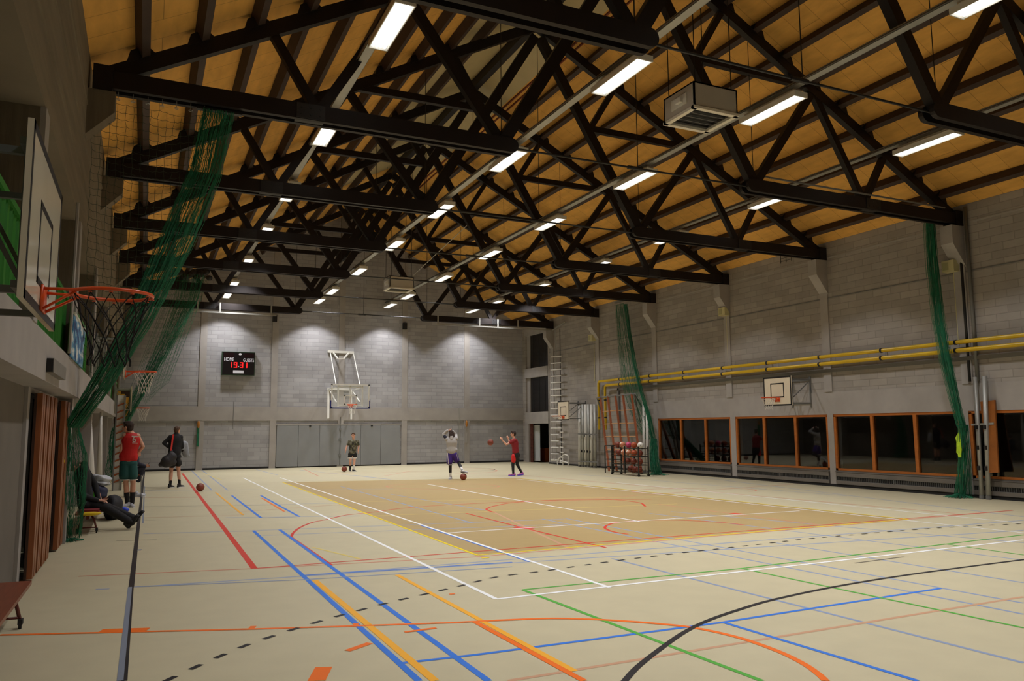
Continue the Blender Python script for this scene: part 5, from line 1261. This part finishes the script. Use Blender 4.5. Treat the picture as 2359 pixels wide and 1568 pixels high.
# holdall and strap (carried: a thing of its own)
M_BAG = mat('dark_bag_fabric', rgb(44, 41, 43), .7, var=.12, scale=7)
bg = thing('holdall', 'dark grey holdall hanging from a red strap at the back of the man in black', 'bag', F(390, 1060, -.3))
b = MB(); b.caps(F(370, 1070, -.32), F(385, 1062, -.34), .07, .19, 18, .9); b.caps(F(385, 1062, -.34), F(396, 1052, -.32), .19, .15, 18, .9); b.caps(F(384, 1066, -.33), F(398, 1064, -.3), .17, .12, 16, .9); b.caps(F(393, 1050, -.3), F(395, 1038, -.27), .12, .05, 14, .7)
o = remesh(b, 'bag_body', M_BAG, .014, 5, bg)
b = MB(); pts = [F(394, 1038, -.30), F(396.5, 1020, -.22), F(398.6, 1004, -.16), F(400, 999.8, -.04), F(402, 1002, .12)]
for i in range(4): b.beam(pts[i], pts[i+1], .05, .008, side=F.rt)
b.build('strap', mat('red_strap', rgb(206, 44, 30), .7), bg)
# grey coat over the right arm
b = MB(); b.caps(F(424, 1024, .15), F(430, 1046, .18), .13, .09, 14, .8); b.caps(F(420, 1030, .15), F(426, 1049, .2), .09, .06, 12); b.caps(F(428, 1040, .15), F(436, 1050, .2), .06, .03, 10); b.caps(F(421, 1032, .1), F(427, 1022, .15), .07, .06, 10)
o = remesh(b, 'coat', mat('light_grey_cloth', rgb(150, 154, 162), .85, var=.2, scale=7), .014, 3); tag(o, 'light grey coat held under the right arm of the man in black', 'coat')

# ---- 3: man in camouflage shirt (faces the camera)
F = Fig('person in camouflage t-shirt and black shorts with white band walking towards the camera', 812, 1085.5); k = .97
pel = F(812, 1045.5); chest = F(814, 1022); neck = F(814.2, 1012); sl = F(804.5, 1017); sr = F(824, 1017); hc = F(813.8, 1002.8, -.03); fdir = -F.fw*.95-F.rt*.15
el = F(799, 1027.5, .0); wl = F(796.2, 1038.3, -.08); er = F(826.3, 1028.5); wr = F(824.8, 1038.5, -.08)
hipl, hipr = F(807.5, 1047.5), F(817, 1047.5); kl, al = F(807, 1063.5, -.08), F(806.8, 1078, .03); kr, ar = F(816, 1063.5, -.08), F(814.6, 1079, -.12)
b = MB(); torso(b, pel, chest, neck, sl, sr, F.rt, k); b.caps(neck, hc-UP*.04, .055*k, .05*k, 12); L, R = head(b, hc, fdir, k*1.05)
arm_body(b, sl, el, wl, k); arm_body(b, sr, er, wr, k); leg_body(b, hipl, kl, al, k); leg_body(b, hipr, kr, ar, k); hand(b, wl, -UP-F.rt*.1, -F.fw, k, .5); hand(b, wr, -UP, -F.fw, k, -.5)
foot_body(b, al, V3((al.x, al.y, .05))); foot_body(b, ar, V3((ar.x, ar.y, .05)))
body = remesh(b, 'body', M_SKIN, .01, 4, F.root); face_parts(body, L, R, k*1.05); hair(L, R, k*1.02, M_HAIRM, F.root, seed=5)
def mat_camo():
    M = bpy.data.materials.new('camouflage'); M.use_nodes = True; N = M.node_tree; b = N.nodes['Principled BSDF']; b.inputs['Roughness'].default_value = .85
    tc = N.nodes.new('ShaderNodeTexCoord'); ns = N.nodes.new('ShaderNodeTexNoise'); ns.inputs['Scale'].default_value = 9; ns.inputs['Detail'].default_value = 2
    N.links.new(tc.outputs['Object'], ns.inputs['Vector']); cr = N.nodes.new('ShaderNodeValToRGB'); cr.color_ramp.interpolation = 'CONSTANT'; e = cr.color_ramp.elements
    e[0].position = 0; e[0].color = rgb(46, 42, 40); e[1].position = .44; e[1].color = rgb(84, 86, 58); x = e.new(.52); x.color = rgb(92, 74, 66); x = e.new(.57); x.color = rgb(128, 128, 108); x = e.new(.64); x.color = rgb(70, 66, 60)
    N.links.new(ns.outputs[0], cr.inputs[0]); N.links.new(cr.outputs[0], b.inputs['Base Color']); return M
b = MB(); torso(b, F(812, 1040), chest, neck-UP*.03, sl, sr, F.rt, k, .022, .7); b.caps(sl, sl.lerp(el, .55), .066, .064, 12); b.caps(sr, sr.lerp(er, .55), .066, .064, 12); cloth('t_shirt', b, mat_camo(), F)
b = MB(); b.caps(F(807.5, 1046), F(816.5, 1046), .11, .11, 14); b.caps(hipl, F(806.7, 1053), .1, .105, 14); b.caps(hipr, F(817, 1053), .1, .105, 14); cloth('shorts', b, mat('black_shorts', rgb(20, 19, 22), .8), F)
for c in (F(806.7, 1054.3), F(817, 1054.3)): hem(F, c, .107, M_STR, .028, 'hem_trim')
b = MB(); b.caps(kl.lerp(al, .55), al-UP*.02, .05, .042, 12); cloth('sock', b, M_SOCKB, F, .01); b = MB(); b.caps(kr.lerp(ar, .5), ar-UP*.02, .05, .042, 12); cloth('sock', b, M_SOCKW, F, .01)
shoe(F, V3((al.x, al.y+.08, 0.02)), V3((al.x-.02, al.y-.17, 0)), M_SHOEB, M_SOLEW); shoe(F, V3((ar.x-.02, ar.y+.05, 0)), V3((ar.x+.06, ar.y-.2, 0)), M_SHOEB, M_SOLEW)

# ---- 4: man in grey hoodie, purple shorts, foot on ball (back to camera)
F = Fig('person in grey hoodie and purple shorts, hands on head, one foot on a ball', 1036.5, 1104); k = 1.0
pel = F(1041, 1046); chest = F(1040.5, 1019); neck = F(1040, 1007); sl = F(1030, 1011.5); sr = F(1050.5, 1010); hc = F(1038.8, 998, .03); fdir = F.fw*.85-F.rt*.5
el = F(1022, 1000.5, .10); wl = F(1032.5, 991.5, .02); er = F(1050, 1002, .28); wr = F(1043, 993, .16)
hipl, hipr = F(1036.5, 1048), F(1046.5, 1048); kl, al = F(1037.2, 1073), F(1037.6, 1096.5); kr = F(1057.5, 1067, .12)
SH = V3((BF.x+.0, BF.y-.02, .242)); ar = V3((SH.x-.03, SH.y+.02, .33)); 
b = MB(); torso(b, pel, chest, neck, sl, sr, F.rt, k); b.caps(neck, hc-UP*.04, .055, .05, 12); L, R = head(b, hc, fdir, k)
arm_body(b, sl, el, wl, k); arm_body(b, sr, er, wr, k); leg_body(b, hipl, kl, al, k); leg_body(b, hipr, kr, ar, k); hand(b, wl, F.rt*.9+UP*.25, F.fw, k, .7); hand(b, wr, -F.rt*.8+UP*.3, -F.fw, k, .7)
foot_body(b, al, V3((al.x, al.y, .05))); foot_body(b, ar, ar-UP*.04)
body = remesh(b, 'body', M_SKIN, .01, 5, F.root); face_parts(body, L, R, k); hair(L, R, k*1.0, M_HAIRB, F.root, 'long', 9)
b = MB(); torso(b, F(1040.5, 1038), chest, neck-UP*.02, sl, sr, F.rt, k, .035, .72); limb(b, [sl, el, wl-F.rt*.03], [.076, .064, .05]); limb(b, [sr, er, wr], [.078, .064, .05]); b.caps(F(1034.5, 1036), F(1047, 1036), .115, .115, 14, .9); b.caps(neck+F.fw*-.06, neck+F.fw*-.09-UP*.06, .08, .06, 12); cloth('hoodie', b, M_GREYC, F)
b = MB(); b.caps(sl.lerp(el, .35)-F.fw*.03, sl.lerp(el, .7)-F.fw*.03-UP*.015, .063, .061, 12); cloth('sleeve_patch', b, M_NAVYC, F, .012, 2)
b = MB(); b.caps(F(1036.5, 1046), F(1046, 1046), .12, .12, 14); b.caps(hipl, F(1035.8, 1063), .115, .12, 14); b.caps(hipr, F(1051.5, 1059, .06), .115, .11, 14); cloth('shorts', b, M_PURP, F)
hem(F, F(1035.8, 1070), .118, M_STR, .012, 'hem_trim')
for p0, p1 in ((F(1031, 1043, -.09), F(1033, 1068, -.1)), (F(1050.8, 1044, -.08), F(1055.3, 1060, -.02))): b = MB(); b.beam(p0, p1, .02, .02, side=F.rt); b.build('side_stripe', M_STR, F.root)
M_LEGG = mat('black_leggings', rgb(24, 23, 27), .7)
for kk, aa, hp in ((kl, al, hipl), (kr, ar, hipr)): b = MB(); b.caps(hp.lerp(kk, .5), kk, .078, .06, 14); b.caps(kk, kk.lerp(aa, .6), .06, .054, 12); cloth('legging', b, M_LEGG, F, .011, 2)
for kk, aa in ((kl, al), (kr, ar)): b = MB(); b.caps(kk.lerp(aa, .6), aa-UP*.0, .052, .043, 12); cloth('sock', b, M_SOCKW, F, .01)
shoe(F, V3((al.x+.05, al.y+.06, 0)), V3((al.x-.10, al.y-.14, 0)), M_SHOEW, M_SOLEW, 1.1)
shoe(F, SH+V3((-.07, .06, .03)), SH+V3((.12, -.10, .005)), M_SHOEW, mat('dark_sole', rgb(40,38,40), .6), 1.05)

# ---- 5: man in dark red shirt catching
F = Fig('person in dark red t-shirt and black leggings with raised hands ready to catch a ball', 1186, 1095.5); k = .99
pel = F(1188.5, 1048, .0); chest = F(1186, 1021); neck = F(1184, 1009); sl = F(1179, 1015, .10); sr = F(1187, 1014, -.14); hc = F(1182.2, 999.3); fdir = -F.rt*.97-F.fw*.05
er = F(1166.5, 1023.5, -.2); wr = F(1157.3, 1013.5, -.2); el = F(1174, 1020, .2); wl = F(1171.3, 1011.5, .24)
hipl, hipr = F(1185, 1050, -.07), F(1190.5, 1050, .07); kl, al = F(1181.5, 1070, -.08), F(1182.4, 1090, -.08); kr, ar = F(1191.2, 1069, .1), F(1201.8, 1088, .12)
b = MB(); torso(b, pel, chest, neck, sl, sr, F.fw, k); b.caps(neck, hc-UP*.04, .055, .05, 12); L, R = head(b, hc, fdir, k)
arm_body(b, sl, el, wl, k); arm_body(b, sr, er, wr, k); leg_body(b, hipl, kl, al, k); leg_body(b, hipr, kr, ar, k); hand(b, wr, -F.rt*.6+UP*.75, F.rt, k, .5); hand(b, wl, UP*.9-F.rt*.4, F.rt, k, .5)
foot_body(b, al, V3((al.x, al.y, .05))); foot_body(b, ar, V3((ar.x, ar.y, .05)))
body = remesh(b, 'body', M_SKIN, .01, 5, F.root); face_parts(body, L, R, k); hair(L, R, k*.98, M_HAIRB, F.root, seed=12)
b = MB(); torso(b, F(1188, 1041), chest, neck-UP*.03, sl, sr, F.fw, k, .022, .76); b.caps(sl, sl.lerp(el, .6), .064, .062, 12); b.caps(sr, sr.lerp(er, .55), .066, .066, 12); cloth('t_shirt', b, M_MAROON, F)
b = MB(); b.caps(F(1185.5, 1048), F(1191.5, 1048), .12, .12, 14, 1.0); b.caps(F(1189, 1047), F(1191.5, 1058, .05), .12, .1, 14); b.caps(pel-UP*.01, pel+UP*.1, .172, .168, 18, .8, F.fw); cloth('shorts', b, M_BLKC, F); b = MB(); b.caps(F(1183.6, 1050, -.09), F(1183, 1061, -.1), .092, .088, 14); cloth('shorts_leg', b, M_BRED, F)
for kk, aa, hp in ((kl, al, hipl), (kr, ar, hipr)): b = MB(); b.caps(hp, kk, .1, .064, 14); b.caps(kk, aa, .064, .044, 12); cloth('legging', b, M_LEGG, F, .011, 2)
M_SHC = mat('pink_blue_shoe', rgb(160, 80, 150), .5, var=.3, scale=30); M_SOLEV = mat('blue_sole', rgb(90, 90, 220), .5)
shoe(F, V3((al.x, al.y, 0))+F.rt*.07, V3((al.x, al.y, 0))-F.rt*.2, M_SHC, M_SOLEV, 1.05); shoe(F, V3((ar.x, ar.y, 0.02))+F.rt*.06, V3((ar.x, ar.y, 0))-F.rt*.17-F.fw*.08, M_SHC, M_SOLEV, 1.05)

# ---- 6: seated person, legs stretched, on the bench behind the near net
F = Fig('seated person in black on the bench, legs stretched out, partly behind the green net', 305, 1211, 16.55); k = 1.0
D = 0.0
pel = V3((-.93, 16.55, .50)); chest = F(166, 1112); chest = V3((-1.0, 16.6, 1.0)); neck = V3((-.985, 16.58, 1.19)); sl = V3((-.98, 16.42, 1.12)); sr = V3((-.98, 16.80, 1.12)); hc = F(174, 1074); hc = V3((hc.x, 16.58, hc.z))
er = V3((-.86, 16.36, .80)); 
def S(u, v, y=16.55): return at(u, v, 1, y)
el = S(190, 1142, 16.38); wl = S(228, 1152, 16.38); wr = S(232, 1153, 16.7)
hipl, hipr = V3((-.88, 16.45, .50)), V3((-.88, 16.68, .50)); kl = S(242, 1168, 16.42); kr = S(244, 1166, 16.7); al = S(303, 1203, 16.38); ar = S(312, 1195, 16.62); al.z = max(al.z, .11)
b = MB(); torso(b, pel, chest, neck, sl, sr, V3((0,1,0)), k); b.caps(neck, hc-UP*.04, .055, .05, 12); L, R = head(b, hc, V3((1,-.1,-.1)), k)
arm_body(b, sl, el, wl, k); arm_body(b, sr, V3((-.8, 16.85, .82)), wr, k); leg_body(b, hipl, kl, al, k); leg_body(b, hipr, kr, ar, k); hand(b, wl, V3((1,0,-.15)), V3((0,1,0)), k, .6); hand(b, wr, V3((1,-.1,-.2)), V3((0,-1,0)), k, .6)
foot_body(b, al, al+V3((.03,0,.03))); foot_body(b, ar, ar+V3((.03,0,.03)))
body = remesh(b, 'body', M_SKIN, .01, 5, F.root); face_parts(body, L, R, k); hair(L, R, k, M_HAIRG, F.root, seed=15)
b = MB(); torso(b, pel+UP*.05, chest, neck, sl, sr, V3((0,1,0)), k, .03, .7); limb(b, [sl, el, wl-V3((.03,0,0))], [.068, .058, .045]); limb(b, [sr, V3((-.8, 16.85, .82)), wr-V3((.03,0,0))], [.068, .058, .045]); b.caps(neck, neck+UP*.03, .07, .066, 12); cloth('jacket', b, M_BLKC, F)
b = MB(); b.caps(V3((-.93, 16.42, .49)), V3((-.93, 16.7, .49)), .12, .12, 14); 
for hp, kk, aa in ((hipl, kl, al), (hipr, kr, ar)): b.caps(hp, kk, .105, .08, 14); b.caps(kk, aa, .08, .066, 14)
cloth('trousers', b, mat('black_trousers', rgb(22, 20, 23), .85), F)
M_SB = mat('black_walking_shoe', rgb(24, 22, 22), .6)
shoe(F, S(299, 1216, 16.38)+V3((0,0,0)), S(322, 1186, 16.36), M_SB, M_BLACKR, 1.1); shoe(F, S(310, 1205, 16.62), S(334, 1177, 16.6), M_SB, M_BLACKR, 1.1)

# ---- 7: seated far person with phone, mostly hidden
F = Fig('seated person in navy clothes holding a phone, half hidden behind the red jersey player', 318, 1112, 24.6); k = 1.0; y = 24.6
S = lambda u, v, yy=y: at(u, v, 1, yy)
pel = S(303, 1083); chest = S(308, 1062); neck = S(312, 1052); sl = S(310, 1056, y-.17); sr = S(310, 1056, y+.17); hc = S(316, 1044)
el = S(318, 1068, y-.2); wl = S(334, 1074, y-.15); er = S(318, 1068, y+.2); wr = S(334, 1073, y+.0)
hipl, hipr = S(305, 1084, y-.1), S(305, 1084, y+.1); kl, kr = S(328, 1079, y-.12), S(328, 1079, y+.12); al, ar = S(319, 1106, y-.12), S(320, 1105, y+.14)
b = MB(); torso(b, pel, chest, neck, sl, sr, V3((0,1,0)), k); b.caps(neck, hc-UP*.04, .055, .05, 12); L, R = head(b, hc, V3((1,0,-.35)), k)
arm_body(b, sl, el, wl, k); arm_body(b, sr, er, wr, k); leg_body(b, hipl, kl, al, k); leg_body(b, hipr, kr, ar, k); hand(b, wl, V3((1,0,.1)), UP, k, .9); hand(b, wr, V3((1,-.4,0)), UP, k, .8)
body = remesh(b, 'body', M_SKIN, .012, 4, F.root); face_parts(body, L, R, k); hair(L, R, k, M_HAIRM, F.root, seed=18)
b = MB(); torso(b, pel, chest, neck, sl, sr, V3((0,1,0)), k, .03, .7); limb(b, [sl, el, wl], [.068, .058, .045]); limb(b, [sr, er, wr], [.068, .058, .045]); cloth('jumper', b, M_NAVYC, F)
b = MB()
for hp, kk, aa in ((hipl, kl, al), (hipr, kr, ar)): b.caps(hp, kk, .10, .08, 14); b.caps(kk, aa, .078, .062, 14)
cloth('trousers', b, mat('dark_jeans', rgb(28, 32, 46), .85), F)
for aa in (al, ar): shoe(F, V3((aa.x-.06, aa.y, 0)), V3((aa.x+.2, aa.y, 0)), M_SHOEW, M_SOLEW)
ph = S(340, 1069, y-.12); b = MB(); b.beam(ph-V3((.01,0,.05)), ph+V3((.05,0,.05)), .07, .012, side=V3((0,1,0))); tag(b.build('phone', M_BLACK), 'black phone in the hand of the seated navy-clad person', 'phone')
# chair
c0 = S(314, 1112); t = thing('chair', 'thin metal chair under the seated navy-clad person', 'chair', (c0.x, y, 0))
zs_ = pel.z-.11; b = MB(); b.box((pel.x-.2, y-.22, zs_-.03), (kl.x-.06, y+.22, zs_)); b.build('seat', M_BENCHW, t)
for sx in (pel.x-.15, kl.x-.0):
    for sy in (y-.2, y+.2): b = MB(); b.cyl((sx, sy, 0), (sx-.02, sy, zs_-.02), .012, 8); b.build('leg', M_GREY_S, t)
b = MB(); b.cyl((kl.x, y-.2, .01), (pel.x-.15, y-.2, .01), .01, 6); b.build('floor_bar', M_GREY_S, t)
# ================================================================== render look
w = bpy.data.worlds.new('world'); SC.world = w; w.use_nodes = True
w.node_tree.nodes['Background'].inputs[0].default_value = (.5,.55,.6,1); w.node_tree.nodes['Background'].inputs[1].default_value = 0.01
SC.view_settings.view_transform = 'Standard'; SC.view_settings.look = 'None'; SC.view_settings.gamma = 1; SC.view_settings.use_curve_mapping = False
SC.view_settings.exposure = 0.0
